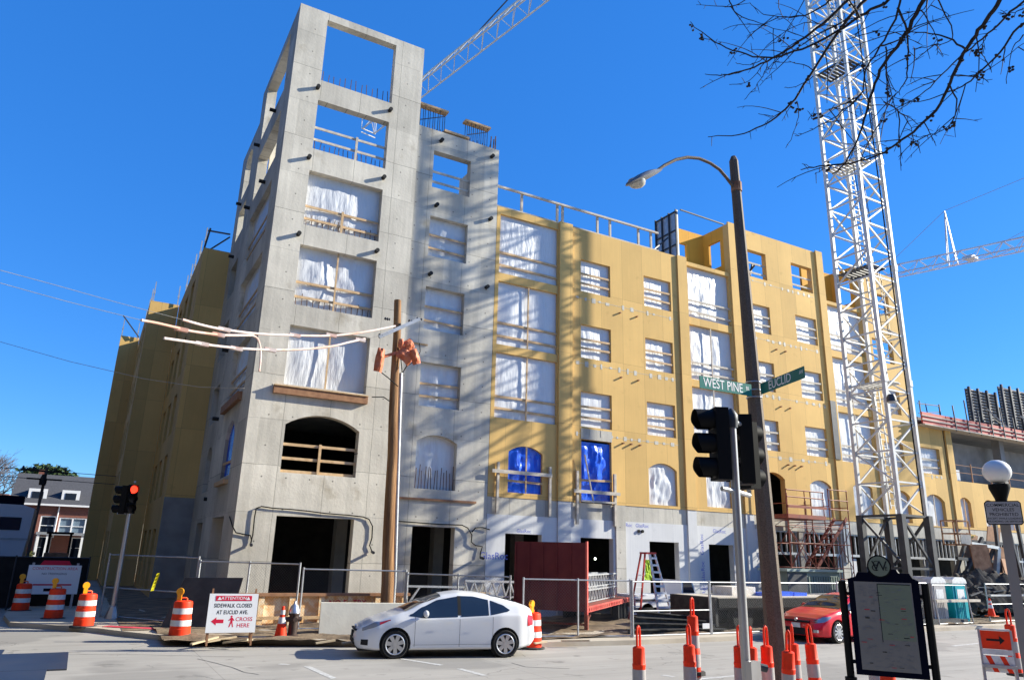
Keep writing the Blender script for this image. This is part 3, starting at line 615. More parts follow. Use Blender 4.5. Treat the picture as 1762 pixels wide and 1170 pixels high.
def stripe(pts, w, m='paint', z=.004, name='road_marking'):
    b = MB(); pts = [Vector((p[0], p[1], z)) for p in pts]
    for p, q in zip(pts, pts[1:]):
        d = (q-p).normalized(); n = Vector((-d.y, d.x, 0))*w/2; k = len(b.v); b.v += [p-n, q-n, q+n, p+n]; b.f.append((k, k+1, k+2, k+3))
    return struct(b.build(name, M[m]))
for a, c in (((528, 1146), (575, 1167)), ((690, 1133), (760, 1144)), ((790, 1150), (835, 1162)), ((480, 1142), (498, 1143)), ((1140, 1161), (1160, 1164)), ((1640, 1111), (1762, 1098)), ((1200, 1168), (1290, 1160))):
    stripe([PZ(*a), PZ(*c)], .14)
stripe([PZ(*p) for p in ((340, 1133), (370, 1140), (400, 1148), (420, 1156), (445, 1160))], .03, 'crack', .003, 'road_crack')
stripe([PZ(*p) for p in ((1150, 1122), (1190, 1124), (1230, 1128))], .04, 'crack', .003, 'road_crack')
stripe([PZ(*p) for p in ((880, 1140), (905, 1147), (980, 1150))], .03, 'crack', .003, 'road_crack')
stripe([PZ(*p) for p in ((0, 1127), (200, 1125), (420, 1130))], .02, 'crack', .003, 'road_joint')
# ------------------------------------------------------------------ tower crane
def lattice(b, c, s, z0, z1, step, ch=.16, br=.07):
    x0, y0 = c[0]-s/2, c[1]-s/2; cs = [(x0, y0), (x0+s, y0), (x0+s, y0+s), (x0, y0+s)]
    for x, y in cs: b.box(x-ch/2, y-ch/2, z0, x+ch/2, y+ch/2, z1)
    z = z0; k = 0
    while z < z1-.1:
        zt = min(z+step, z1)
        for i in range(4):
            p, q = cs[i], cs[(i+1) % 4]
            if k % 2: p, q = q, p
            b.bar((*p, z), (*q, zt), br); b.bar((*p, zt), (*q, zt), br)
        z = zt; k += 1
CC = (31.56, 20.94)
K = thing('tower_crane', 'tall white lattice tower crane standing in front of the yellow facade', 'tower crane', (CC[0], CC[1], 0))
b = MB(); lattice(b, CC, 1.88, 4.55, 52, 1.38, .16, .07); b.build('mast', M['white_steel'], K)
b = MB(); lattice(b, CC, 1.94, 0.1, 4.54, 2.2, .28, .10); b.box(CC[0]-1.7, CC[1]-1.7, 0, CC[0]+1.7, CC[1]+1.7, .3); b.build('base_section', M['grey_base'], K)
for z in [4.75+5.8*k for k in range(1, 8)]:
    for sx in (-1, 1):
        for sy in (-1, 1): MB().box(CC[0]+sx*.94-.105, CC[1]+sy*.94-.105, z-.14, CC[0]+sx*.94+.105, CC[1]+sy*.94+.105, z+.16).build('splice_collar', M['white_steel'], K)
for k, z in enumerate((10.5, 16.2, 22.0, 27.8, 33.5, 39.3)):
    b = MB()
    for i in range(9): y = CC[1]-.9+i*.21; b.box(CC[0]-.85, y, z, CC[0]+.25, y+.15, z+.035)
    b.box(CC[0]-.88, CC[1]-.92, z-.05, CC[0]-.8, CC[1]+.9, z); b.box(CC[0]+.2, CC[1]-.92, z-.05, CC[0]+.28, CC[1]+.9, z)
    b.build('rest_platform', M['white_steel'] if k % 2 == 0 else M['steel_dark'], K)
b = MB(); 
for n in range(8):
    z0 = 4.8+5.8*n; xo = .3 if n % 2 else -.2
    p0 = Vector((CC[0]+xo-.25, CC[1]-.35, z0)); p1 = p0+Vector((.5, .55, 5.7)); 
    for s in (-.2, .2): b.bar(p0+Vector((s, 0, 0)), p1+Vector((s, 0, 0)), .05)
    for k in range(19): q = p0.lerp(p1, (k+.5)/19); b.bar(q-Vector((.2, 0, 0)), q+Vector((.2, 0, 0)), .03)
b.build('ladder', M['white_steel'], K)
for n in range(1, 8):
    b = MB(); z0 = 4.8+5.8*n; xo = .3 if n % 2 else -.2; p0 = Vector((CC[0]+xo-.25, CC[1]-.7, z0+2.2)); p1 = p0+Vector((.3, .35, 3.4))
    for s in (-.3, 0, .3): b.bar(p0+Vector((s, -.1*(s == 0), 0)), p1+Vector((s, -.1*(s == 0), 0)), .025)
    for k in range(6): q = p0.lerp(p1, k/5); b.tube([q+Vector((.33*math.cos(t), -.35*math.sin(t)+.2, 0)) for t in [math.pi*i/6 for i in range(7)]], .014, 4)
    b.build('ladder_cage', M['steel_dark'], K)
b = MB(); b.tube([(32.2, 19.95, 4.5), (32.15, 19.97, 15), (32.0, 19.98, 30), (31.9, 20, 45)], .035, 6).build('power_cable', M['black'], K)
# jib
T0 = Vector((CC[0], CC[1], 48.2)); T1 = PZ(634, 226, 48.2); dj = (T1-T0); dj.z = 0; Lj = dj.length; dj.normalize(); nj_ = Vector((-dj.y, dj.x, 0))
def jib(b, o, d, n, L, w, h, step, ch=.12, br=.06):
    k = 0; s = 0
    for a in (-w/2, w/2): b.bar(o+n*a, o+n*a+d*L, ch)
    b.bar(o+Vector((0, 0, h)), o+Vector((0, 0, h))+d*L, ch*1.2)
    while s < L-.1:
        e = min(s+step, L)
        for a in (-w/2, w/2):
            b.bar(o+n*a+d*s, o+d*(s+e)/2+Vector((0, 0, h)), br); b.bar(o+d*(s+e)/2+Vector((0, 0, h)), o+n*a+d*e, br)
        b.bar(o+n*(w/2)+d*s, o-n*(w/2)+d*e, br); s = e
b = MB(); jib(b, T0, dj, nj_, Lj, 1.5, 1.5, 2.2); b.build('jib', M['white_steel'], K)
b = MB(); jib(b, T0, -dj, nj_, 15, 1.5, 1.2, 2.2); b.build('counter_jib', M['white_steel'], K)
MB().box(-1.2, -1, 0, 1.2, 1, 2.6).xf(Matrix.Translation(T0-dj*13-Vector((0, 0, 1.5)))).build('counterweight', M['conc_dark'], K)
ap = T0+Vector((0, 0, 9)); b = MB(); lattice(b, CC, 1.6, 52, 59.5, 1.5, .12, .06); b.build('apex', M['white_steel'], K)
b = MB().bar(ap, T0+dj*(Lj*.62)+Vector((0, 0, 1.6)), .09).bar(ap, T0-dj*14+Vector((0, 0, 1)), .08).bar(ap, T0+dj*(Lj*.25)+Vector((0, 0, 1.6)), .07); b.build('pendant_line', M['steel_dark'], K)
q = T0+dj*Lj; b = MB()
for a in (-1, 1): b.bar(q+nj_*a*.9, q+nj_*a*.9+Vector((0, 0, 1.4)), .08)
b.bar(q+nj_*.9, q-nj_*.9, .1).bar(q+nj_*.9+Vector((0, 0, -.5)), q-nj_*.9+Vector((0, 0, -.5)), .1).bar(q+nj_*.9+Vector((0, 0, 1.4)), q-nj_*.9+Vector((0, 0, 1.4)), .05); b.build('jib_end_frame', M['white_steel'], K)
b = MB(); p = Vector((30.6, 19.9, 9.7)); b.lathe([(.03, .05), (.14, .02), (.2, -.12), (.21, -.3)], p+Vector((-.15, -.25, 0)), 16); b.build('flood_lamp', M['steel_dark'], K, smooth=True)
MB().lathe([(.19, 0), (.15, -.06), (.02, -.08)], p+Vector((-.15, -.25, -.3)), 16).build('flood_lamp_glass', M['galv'], K, smooth=True)
# second crane, far right; its mast stands outside the frame
a = PZ(1500, 483, 40); c = PZ(1762, 428, 40); d = (c-a); d.z = 0; L2_ = d.length; d.normalize(); n = Vector((-d.y, d.x, 0)); base = a+d*(L2_*3.4)
K2 = thing('tower_crane', 'distant pale lattice crane jib reaching in from the right behind the mast', 'tower crane', (base.x, base.y, 0))
M['far_steel'] = mat('weathered red white crane steel', (.60,.52,.51), .5, (.66,.65,.64), .3); M['far_line'] = mat('pale far cable', (.35,.36,.38), .6)
b = MB(); jib(b, a, d, n, L2_*3.4, 1.7, 1.5, 2.4, .14, .08); b.build('jib', M['far_steel'], K2)
b = MB(); lattice(b, (base.x, base.y), 2.0, 0, 41, 2, .18, .09); b.build('mast', M['far_steel'], K2)
u_ = ((PZ(1640, 455, 40)-a).dot(d)); q = a+d*u_; b = MB()
for s in (-.55, .55): b.bar(q+n*s+d*.5, q+Vector((0, 0, 7.5)), .12); b.bar(q+n*s-d*.5, q+Vector((0, 0, 7.5)), .1)
b.build('jib_strut', M['far_steel'], K2)
MB().box(-.7, -.6, .1, .7, .6, .45).xf(Matrix.Translation(q+d*2)).build('trolley', M['far_steel'], K2)
top = q+Vector((0, 0, 7.5)); b = MB().bar(top, a+d*2+Vector((0, 0, 1.5)), .05).bar(top, a+d*(L2_*3.2)+Vector((0, 0, 16)), .05).bar(q+d*6+Vector((0, 0, 1.5)), a+d*(L2_*3.2)+Vector((0, 0, 16)), .05); b.build('pendant_line', M['far_line'], K2)
# ------------------------------------------------------------------ street furniture near the camera
M['orange_pl'] = mat('orange safety plastic', (.92,.05,.012), .5, (.60,.05,.02), 4, spec=.2, det=8, lo=.45, hi=.8)
M['orange_pale'] = mat('faded orange plastic', (.80,.13,.03), .5, (.85,.20,.08), 4)
M['reflect'] = mat('white reflective band', (.74,.74,.72), .4, (.48,.46,.43), 6, det=8, lo=.45, hi=.8)
M['reflect_grey'] = mat('grey reflective band', (.46,.43,.41), .35, (.38,.36,.35), 9)
M['rubber'] = mat('black rubber', (.03,.03,.03), .8, (.06,.058,.055), 5)
M['amber'] = mat('amber lamp lens', (.85,.35,.01), .25, spec=.6)
M['pole_brown'] = mat('brown aggregate concrete pole', (.10,.075,.055), .75, (.17,.13,.095), 40, bump=.3, bs=80)
M['alu'] = mat('brushed aluminium pole', (.55,.53,.51), .35, (.45,.42,.40), 3, metal=.7, stretch=(1,1,.15))
M['green_sign'] = mat('green street sign', (.0,.16,.13), .35); M['white_paint'] = mat('white sign paint', (.80,.80,.80), .5)
M['sign_black'] = mat('black sign lettering', (.01,.01,.01), .6); M['sign_red'] = mat('red sign paint', (.62,.012,.05), .5)
M['lens_off'] = mat('dark signal lens', (.02,.02,.02), .3, spec=.4)
M['red_lit'] = mat('lit red signal lens', (.5,.01,.0), .3, emit=(1,.035,.015), es=1.6)
M['lamp_grey'] = mat('grey lamp housing', (.22,.23,.25), .5, (.17,.175,.19), 5); M['glass_bowl'] = mat('prismatic glass bowl', (.62,.60,.52), .12, (.45,.43,.36), 14, spec=.8)
M['globe'] = mat('milky globe', (.82,.81,.78), .3, spec=.5); M['navy'] = mat('dark navy painted aluminium', (.004,.005,.014), .85, spec=.05)
M['poster'] = mat('printed timetable sheet', (.25,.23,.205), .5, (.22,.205,.185), 2, spec=.15); M['map_green'] = mat('pale green map print', (.20,.225,.16), .5, spec=.15)
M['rust'] = mat('rusted steel plate', (.22,.10,.05), .8, (.38,.20,.11), 3, bump=.1); M['osb'] = mat('orange strand board', (.78,.46,.20), .85, (.85,.72,.50), 5, det=8, lo=.42, hi=.62)
M['bronze'] = mat('dark bronze paint', (.045,.03,.026), .5, (.07,.045,.035), 6)
M['chrome'] = mat('bare steel', (.6,.6,.6), .3, metal=.8)
V = Vector
def face_rz(x, y): return -math.atan2(x, y)
# --- street lamp
SY = 10.8; SK = SY/9.8; S_ = lambda x, y, z: CP+(V((x, y, z))-CP)*SK
x0, y0 = 12.1, SY
SL = thing('street_lamp', 'tall brown concrete street lamp with curved arm and two green name signs', 'street lamp', (x0, y0, 0))
bt, tp = V((12.14, SY, 0)), S_(10.73, 9.8, 10.62)
MB().tube([bt, bt.lerp(tp, .5), tp-V((0,0,.12)), tp], [.205, .152, .102, .056], 8).build('pole', M['pole_brown'], SL)
MB().tube([PY(1258+9, 322, SY)-V((0,0,.12)), PY(1258+9, 322, SY)+V((0,0,.1))], .125, 12).build('arm_clamp', M['rust'], SL)
ap = [PY(x, y, SY) for x, y in ((1262, 322), (1250, 306), (1238, 292), (1222, 281), (1203, 273), (1183, 271), (1163, 275), (1143, 285), (1128, 296))]
MB().tube(ap, .036, 10).build('arm', M['pole_brown'], SL, smooth=True)
a, c = PY(1131, 299, SY), PY(1078, 319, SY-.2); d = (c-a)
def lampsec(t, low):   # cobra head loft
    w_ = .24*math.sin(math.pi*min(1, .18+.72*t))**.6*(1 if t < .8 else math.sqrt(max(0, 1-((t-.8)/.2)**2))*.97+.03); return w_
b = MB(); n = 14
for i in range(n+1):
    t = i/n; p = a+d*t; w_ = lampsec(t, 0); h = .13*math.sin(math.pi*(.12+.8*t))
    for k in range(12):
        th = 2*math.pi*k/12; b.v.append(p+V((0, math.cos(th)*w_, math.sin(th)*(h if math.sin(th) > 0 else h*.5)+.02)))
for i in range(n):
    for k in range(12): q = i*12+k; r = i*12+(k+1) % 12; b.f.append((q, r, r+12, q+12))
b.f += [tuple(range(12)), tuple(range(n*12, n*12+12))]
b.build('lamp_head', M['lamp_grey'], SL, smooth=True)
p = a+d*.68; MB().lathe([(.185, 0), (.18, -.05), (.14, -.10), (.07, -.135), (.01, -.14)], p+V((0, 0, -.0)), 16).build('glass_bowl', M['glass_bowl'], SL, smooth=True)
# name signs
def name_sign(txt, small, p, q, side):
    mid = (p+q)/2; L_ = (q-p).length; rz = math.atan2((q-p).y, (q-p).x)
    b = MB().box(-L_/2, -.006, -.116, L_/2, .006, .116).xf(Matrix.Translation(mid) @ Matrix.Rotation(rz, 4, 'Z')); s_ = b.build('name_sign', M['green_sign'], SL); s_['label'] = 'green street name sign reading '+txt
    n = V((math.sin(rz), -math.cos(rz), 0))*.0075
    u_ = (q-p).normalized(); base = root_of(s_)
    text(txt, .25, M['white_paint'], s_, mid+n-u_*.07-base, (math.pi/2, 0, rz), ext=.001, bold=.001, sx=.80*L_/1.3 if small == 'BL' else .98)
    text(small, .10, M['white_paint'], s_, mid+n+u_*(L_/2-.10)+V((0,0,.02))-base, (math.pi/2, 0, rz), ext=.001)
name_sign('WEST PINE', 'BL', V((9.50, 9.84, 5.57)), V((10.80, 9.80, 5.57)), 1)
name_sign('EUCLID', 'AV', S_(10.86, 9.62, 5.57), S_(10.42, 8.25, 5.57), 1)
b = MB()
for z in (5.42, 5.56, 5.72): q = S_(10.86, 9.8, z); b.tube([q, q+V((0, 0, .02))], .168, 12)
b.build('sign_straps', M['chrome'], SL)
# --- traffic signals
def signal_head(parent, c, rz, lit=None, name='signal_head', hood=True, vis=.27):
    b = MB().box(-.1, -.17, -.53, .1, .17, .53)
    T_ = Matrix.Translation(c) @ Matrix.Rotation(rz, 4, 'Z') @ Matrix.Diagonal((.88, .88, .88, 1))
    h = b.xf(T_).build(name, M['black'], parent)
    for i, z in enumerate((.355, 0, -.355)):
        MB().lathe([(.001, .102), (.13, .106), (.145, .10)], (0, 0, z), 18, 'x').xf(T_).build('lens', M['red_lit'] if lit == i else M['lens_off'], h, smooth=True)
        b = MB(); n = 18; L_ = vis; k0 = 0; R_ = .158
        for ring, (x, r) in enumerate(((.10, R_), (.10+L_, R_), (.10+L_, R_-.008), (.10, R_-.008))):
            for k in range(n+1):
                t = math.radians(-55+290*k/n); cut = 1 if ring in (0, 3) else (1-.30*max(0, -math.sin(t)))
                b.v.append(V((.10+(x-.10)*cut, r*math.cos(t), z+r*math.sin(t))))
        for g_ in range(3):
            for k in range(n): q = g_*(n+1)+k; b.f.append((q, q+1, q+n+2, q+n+1))
        if hood: b.xf(T_).build('visor', M['black'], h, smooth=True)
    return h
P0 = V((7.3, 7.0, 0))
TS = thing('traffic_signal', 'near traffic signal on a silver pole with black heads seen from the side', 'traffic signal', P0)
MB().tube([P0, P0+V((0, 0, 4.27))], .055, 16).build('pole', M['alu'], TS, smooth=True)
MB().lathe([(.075, 4.1), (.085, 4.2), (.085, 4.27), (.05, 4.33), (.02, 4.36)], P0, 14).build('pole_cap', M['steel_dark'], TS, smooth=True)
f1 = math.atan2(.40, -.92); cA = PY(1239, 782, 7.0)+V((0,0,0)); cB = PY(1285, 785, 7.15); cC = PY(1289, 785, 7.4)
cA.z = cB.z = 3.86; cC.z = 3.86
signal_head(TS, cA, f1); signal_head(TS, cB+V((-.02, 0, 0)), math.atan2(.62, -.78)); signal_head(TS, cC+V((.02, .06, -.02)), math.atan2(-.1, 1), vis=.13)
for z in (4.20, 3.27):
    b = MB(); b.tube([P0+V((0, 0, z)), V((cA.x+.02, cA.y, z+.02)), V((cA.x, cA.y, z+(.02 if z < 4 else -.05)))], .032, 8); b.tube([P0+V((0, 0, z)), V((cB.x, cB.y, z-.02)), V((cB.x, cB.y, z+(.05 if z < 4 else -.08)))], .032, 8)
    b.build('mounting_arm', M['galv'], TS, smooth=True)
MB().box(7.22, 6.84, .85, 7.38, 6.93, 1.25).build('control_box', M['alu'], TS); MB().cyl((7.42, 6.9, 1.18), (7.5, 6.86, 1.16), .045, 12).build('push_button', M['steel_dark'], TS)
# far signal, red lit
P1 = V((1.27, 28.1, .12))
FS = thing('traffic_signal', 'far traffic signal with its red lamp lit on a thin grey pole', 'traffic signal', P1)
MB().tube([P1, P1+V((0, 0, 3.3))], [.085, .065], 12).build('pole', M['alu'], FS, smooth=True)
MB().lathe([(.22, 0), (.2, .1), (.12, .35), (.08, .4)], P1, 8).build('pole_base', M['alu'], FS)
hc = P1+V((.02, 0, 3.75)); signal_head(FS, hc+V((-.02, .0, 0)), math.atan2(-.9, .12), lit=0); signal_head(FS, hc+V((-.22, .14, -.03)), math.atan2(.3, -.9))
MB().box(P1.x-.35, P1.y+.03, P1.z+3.25, P1.x+.1, P1.y+.13, P1.z+3.3).build('mounting_arms', M['galv'], FS); MB().cyl(hc+V((0, 0, .53)), hc+V((0, 0, .6)), .04).build('finial', M['galv'], FS)
# --- globe lamp with sign
gb = PD(1726, 880, 11.6); gb.z = .12; grz = face_rz(gb.x, gb.y)
GL = thing('globe_lamp', 'grey lamp post with a white globe and a commercial vehicles sign', 'lamp post', gb)
gz = PD(1720, 809, 11.6).z
MB().box(-.07, -.07, 0, .07, .07, gz-.55-.12).xf(Matrix.Translation(gb) @ Matrix.Rotation(grz, 4, 'Z')).build('post', mat('grey brown post paint', (.27,.25,.23), .6), GL)
MB().lathe([(.075, gz-.68), (.07, gz-.5), (.09, gz-.42), (.15, gz-.26), (.15, gz-.2)], (gb.x, gb.y, 0), 16).build('globe_holder', M['black'], GL, smooth=True)
pr = [(.01+.195*math.sin(math.pi*k/12), gz-.185*math.cos(math.pi*k/12)) for k in range(13)]
MB().lathe(pr, (gb.x, gb.y, 0), 24).build('globe', M['globe'], GL, smooth=True)
sc = PD(1727, 882, 11.3); Ts = Matrix.Translation(sc) @ Matrix.Rotation(grz+.10, 4, 'Z')
sp = MB().prism([(-.24, -.15), (-.21, -.18), (.21, -.18), (.24, -.15), (.24, .15), (.21, .18), (-.21, .18), (-.24, .15)], 0, .012).xf(Ts).build('sign_plate', M['sign_black'], GL)
MB().prism([(-.225, -.145), (-.20, -.165), (.20, -.165), (.225, -.145), (.225, .145), (.20, .165), (-.20, .165), (-.225, .145)], -.003, -.001).xf(Ts).build('sign_face', M['reflect_grey'], sp)
for t_, z, s in (('COMMERCIAL', .115, .068), ('VEHICLES', .045, .068), ('PROHIBITED', -.025, .068), ('EXCEPT WHILE LOADING', -.085, .038), ('UNLOADING OR SERVICING', -.13, .038)):
    text(t_, s, M['sign_black'], sp, Ts @ V((0, -.0035, z))-root_of(sp), (math.pi/2, 0, grz+.10), ext=.001, bold=.0005)
# --- information sign
ic = PD(1526, 1070, 6.5); irz = face_rz(ic.x, ic.y)+.02
IS = thing('information_sign', 'dark navy transit information sign with round monogram on two black posts', 'information sign', (ic.x, ic.y, 0)); Ti = Matrix.Translation((ic.x, ic.y, 0)) @ Matrix.Rotation(irz, 4, 'Z')
z0, z1 = 1.475, 2.285
prof = [(-.285, z0), (.285, z0), (.285, z1-.01), (.24, z1+.01), (.22, z1+.05), (.13, z1+.05), (.12, z1+.08), (-.10, z1+.08), (-.11, z1+.05), (-.20, z1+.05), (-.22, z1+.01), (-.285, z1-.01)]
pn = MB().prism(prof, -.045, .045).xf(Ti).build('panel', M['navy'], IS)
MB().box(-.235, -.049, z0+.045, .225, -.0465, z1-.03).xf(Ti).build('timetable', M['poster'], pn)
MB().box(-.045, -.0505, z0+.30, .215, -.0495, z1-.05).xf(Ti).build('route_map', M['map_green'], pn)
b = MB().box(-.05, -.052, z0+.28, -.045, -.0505, z1-.05).box(-.05, -.052, z1-.05, .215, -.0505, z1-.044); b.xf(Ti).build('map_border', M['sign_black'], pn)
b = MB(); b2 = MB(); random.seed(3)
for k in range(26):
    x = random.choice([-.22, -.17, -.12, -.06, 0, .06, .12, .17]); z = z0+.07+random.random()*.66
    if x > -.06 and z > z0+.28 and random.random() < .6: continue
    (b2 if random.random() < .25 else b).box(x, -.0527, z, x+random.uniform(.025, .045), -.0517, z+random.choice((.003, .004, .006)))
b.xf(Ti).build('black_print', M['sign_black'], pn)['kind'] = 'stuff'; b2.xf(Ti).build('red_print', M['sign_red'], pn)['kind'] = 'stuff'
b = MB()
for k in range(150):
    x = random.uniform(-.22, .18); z = z0+.06+random.random()*.68; b.box(x, -.0527, z, x+.03, -.0517, z+.0025)
b.xf(Ti).build('fine_print', M['lamp_grey'], pn)['kind'] = 'stuff'
md = MB().lathe([(.098, -.055), (.098, .03)], (-.015, 0, z1+.105), 28, 'y').xf(Ti).build('medallion', M['black'], pn)
MB().lathe([(.086, -.058), (.086, -.054)], (-.015, 0, z1+.105), 28, 'y').xf(Ti).build('medallion_face', M['map_green'], pn)
for t_, s, x, z in (('W', .12, -.012, z1+.105), ('C', .08, -.05, z1+.09), ('E', .045, .04, z1+.085), ('C', .06, -.04, z1+.13)):
    text(t_, s, M['sign_black'], pn, Ti @ V((x, -.0605, z))-root_of(pn), (math.pi/2, 0, irz), ext=.001, name='monogram')
for s_ in (-1, 1):
    b = MB().tube([Ti @ V((s_*.335, .0, 0)), Ti @ V((s_*.335, 0, z1-.03))], .032, 12); b.tube([Ti @ V((s_*.335, .0, z0-.06)), Ti @ V((s_*.335, 0, z0-.03))], .05, 12)
    for z in (z1-.14, z0+.1): b.bar(Ti @ V((s_*.335, 0, z)), Ti @ V((s_*.27, 0, z)), .03)
    b.build('post', M['black'], IS)
# --- looped delineator tubes
def delineator(kind=0):
    t = thing('delineator_post', '', 'delineator', (0, 0, 0), group='orange looped delineator tubes by the road')
    b = MB().lathe([(.128, .06), (.125, .40), (.118, .41), (.116, .66), (.12, .67), (.12, .70), (.112, .71), (.108, .93), (.07, .95)], (0, 0, 0), 18); b.build('tube', M['orange_pl'], t, smooth=True, local=True)
    for z0_, r in ((.43, .121), (.13, .131), (.72, .1)):
        if z0_ == .72: continue
        MB().lathe([(r, z0_), (r, z0_+.2)], (0, 0, 0), 18).build('reflective_band', M['reflect_grey'], t, smooth=True, local=True)
    MB().tube([(-.052, 0, .94), (-.052, 0, 1.16), (-.038, 0, 1.21), (0, 0, 1.235), (.038, 0, 1.21), (.052, 0, 1.16), (.052, 0, .94)], .021, 8).build('handle', M['orange_pl'], t, smooth=True, local=True)
    MB().prism([(.22*math.cos(R(22.5+45*k)), .22*math.sin(R(22.5+45*k))) for k in range(8)], 0, .06, 'z').build('base', M['rubber'], t, local=True)
    return t
D0 = delineator()
DL = [(1098, 1076, 20, 0, 'orange delineator tube standing alone, leftmost in the foreground row'),
 (1184, 1074, 80, 0, 'shorter orange delineator tube in front of the tall stacked one'),
 (1270, 1076, 70, 0, 'orange delineator tube directly in front of the silver signal pole'),
 (1289, 1078, 25, .03, 'orange delineator tube just right of the silver signal pole'),
 (1316, 1076, 8, 0, 'orange delineator tube with its loop seen open, left of the brown lamp post'),
 (1347, 1082, 75, -.10, 'tilted orange delineator tube leaning right in front of the brown lamp post'),
 (1362, 1074, 50, .03, 'orange delineator tube just right of the brown lamp post, before the red car'),
 (1396, 1074, 88, .06, 'narrow orange delineator tube in front of the red car bumper')]
for i, (x, y, r, tl, lb) in enumerate(DL):
    p = PZ(x, y, 1.34); o = D0 if i == 0 else dup(D0); o.scale = (.90, .90, 1.08)
    o.location = (p.x, p.y, 0); o.rotation_euler = (0, tl, R(r)); o['label'] = lb
p = PZ(1190, 1028, 1.72); o = dup(D0, (p.x, p.y, .385), R(15), 'tallest orange delineator tube, stacked on another one'); p = o.location; dup(D0, (p.x, p.y, 0), R(15), 'lower orange delineator tube carrying the stacked one')
p = PZ(1734, 1057, 1.2); dup(D0, (p.x*.8, p.y*.8, .22), R(80), 'orange delineator tube beside the arrow barricade'); 
p = PZ(1470, 1040, 1.2); dup(D0, (13.9, 10.0, 0), R(10), 'orange delineator tube half hidden behind the left post of the information sign'); p = PZ(1528, 1170, .9); dup(D0, (p.x, p.y, -.0), R(80), 'orange delineator tube showing below the information sign')
# --- arrow barricade
bc = PD(1716, 1120, 14.6); brz = face_rz(bc.x, bc.y)+.05
AB = thing('arrow_barricade', 'folding barricade with an orange panel and a black arrow pointing right', 'barricade', (bc.x, bc.y, 0)); Tb = Matrix.Translation((bc.x, bc.y, 0)) @ Matrix.Rotation(brz, 4, 'Z')
b = MB()
for x in (-.27, .27): b.bar((x, -.12, 0), (x, 0, 1.22), .045); b.bar((x, .3, 0), (x, .02, 1.2), .045)
for z in (.2, .52): b.box(-.29, -.14, z, .29, -.10, z+.06)
b.xf(Tb).build('frame', M['reflect_grey'], AB)
q = MB().box(-.25, -.05, .86, .25, -.03, 1.2).xf(Tb).build('arrow_panel', M['orange_pl'], AB)
MB().prism([(-.16, 1.05), (-.16, 1.01), (.06, 1.01), (.06, .95), (.15, 1.03), (.06, 1.11), (.06, 1.05)], -.056, -.0515).xf(Tb).build('arrow', M['sign_black'], q)
MB().box(-.26, -.06, 1.205, .26, -.01, 1.24).xf(Tb).build('top_rail', M['reflect'], AB)
MB().box(-.26, -.07, .76, .26, -.04, .855).xf(Tb).build('middle_rail', M['reflect'], AB)
q = MB().box(-.26, -.09, .44, .26, -.07, .74).xf(Tb).build('striped_panel', M['reflect'], AB)
b = MB()
for x in (-.22, .02): b.add([(x, -.0915, .74), (x+.09, -.0915, .74), (x+.21, -.0915, .44), (x+.12, -.0915, .44)], [(0, 1, 2, 3)])
b.xf(Tb).build('orange_stripes', M['orange_pl'], q)
# --- traffic cones
def cone(loc, h, label, sc=1):
    t = thing('traffic_cone', label, 'cone', loc, group='traffic cones')
    prof = [(.145, .03), (.03, .70), (.01, .71)]
    b = MB().lathe(prof, (0, 0, 0), 16); b.build('cone_body', M['orange_pl'], t, smooth=True, local=True)
    for a_, c_ in ((.32, .46), (.52, .62)):
        r = lambda z: .148-.115*(z-.03)/.67+.003
        MB().lathe([(r(a_), a_), (r(c_), c_)], (0, 0, 0), 16).build('white_band', M['reflect'], t, smooth=True, local=True)
    MB().box(-.19, -.19, 0, .19, .19, .03).build('base', M['orange_pale'], t, local=True); t.scale = (h/.71,)*3; return t
p = PZ(482, 1098, .1); cone((p.x, p.y, .12), .8, 'orange traffic cone beside the fire hydrant')
cone((33.2, 18.2, .5), .7, 'small banded orange cone in the distance above the arrow barricade')
# --- drums
def drum():
    t = thing('traffic_drum', '', 'traffic drum', (0, 0, 0), group='orange and white drums with amber lamps')
    b = MB().lathe([(.30, .05), (.30, .25), (.29, .26), (.285, .55), (.275, .56), (.265, .95), (.25, 1.0), (.20, 1.02)], (0, 0, 0), 24); b.build('drum_body', M['orange_pl'], t, smooth=True, local=True)
    for z, r, r2 in ((.33, .293, .291), (.66, .277, .272)): MB().lathe([(r, z), (r2, z+.16)], (0, 0, 0), 24).build('white_band', M['reflect'], t, smooth=True, local=True)
    MB().tube([(-.09, 0, 1.0), (-.09, 0, 1.08), (-.05, 0, 1.1), (.05, 0, 1.1), (.09, 0, 1.08), (.09, 0, 1.0)], .022, 8).build('handle', M['orange_pale'], t, smooth=True, local=True)
    MB().lathe([(.40, 0), (.40, .045), (.33, .06)], (0, 0, 0), 20).build('rubber_base', M['rubber'], t, local=True)
    l_ = MB().lathe([(.105, -.045), (.11, 0), (.105, .045)], (-.13, -.05, 1.27), 18, 'y').build('warning_lamp', M['amber'], t, smooth=True, local=True)
    MB().box(-.19, -.09, 1.03, -.07, -.01, 1.18).build('lamp_battery', M['amber'], l_, local=True)
    return t
b0 = drum()
for i, (x, y, lb, rz) in enumerate(((33, 1054, 'orange and white drum farthest left beside the site notice', .1), (90, 1068, 'orange and white drum second from the left edge', -.1), (142, 1082, 'orange and white drum just left of the far signal pole', .2), (307, 1100, 'orange and white drum between the signal pole and the attention sign', -.3), (915, 1112, 'orange and white drum behind the white car tail', .5))):
    p = PZ(x, y, .05); o = b0 if i == 0 else dup(b0); o.location = (p.x, p.y, .10 if i not in (4,) else .0); o.rotation_euler.z = rz; o['label'] = lb; o.scale = (.88, .88, .90)
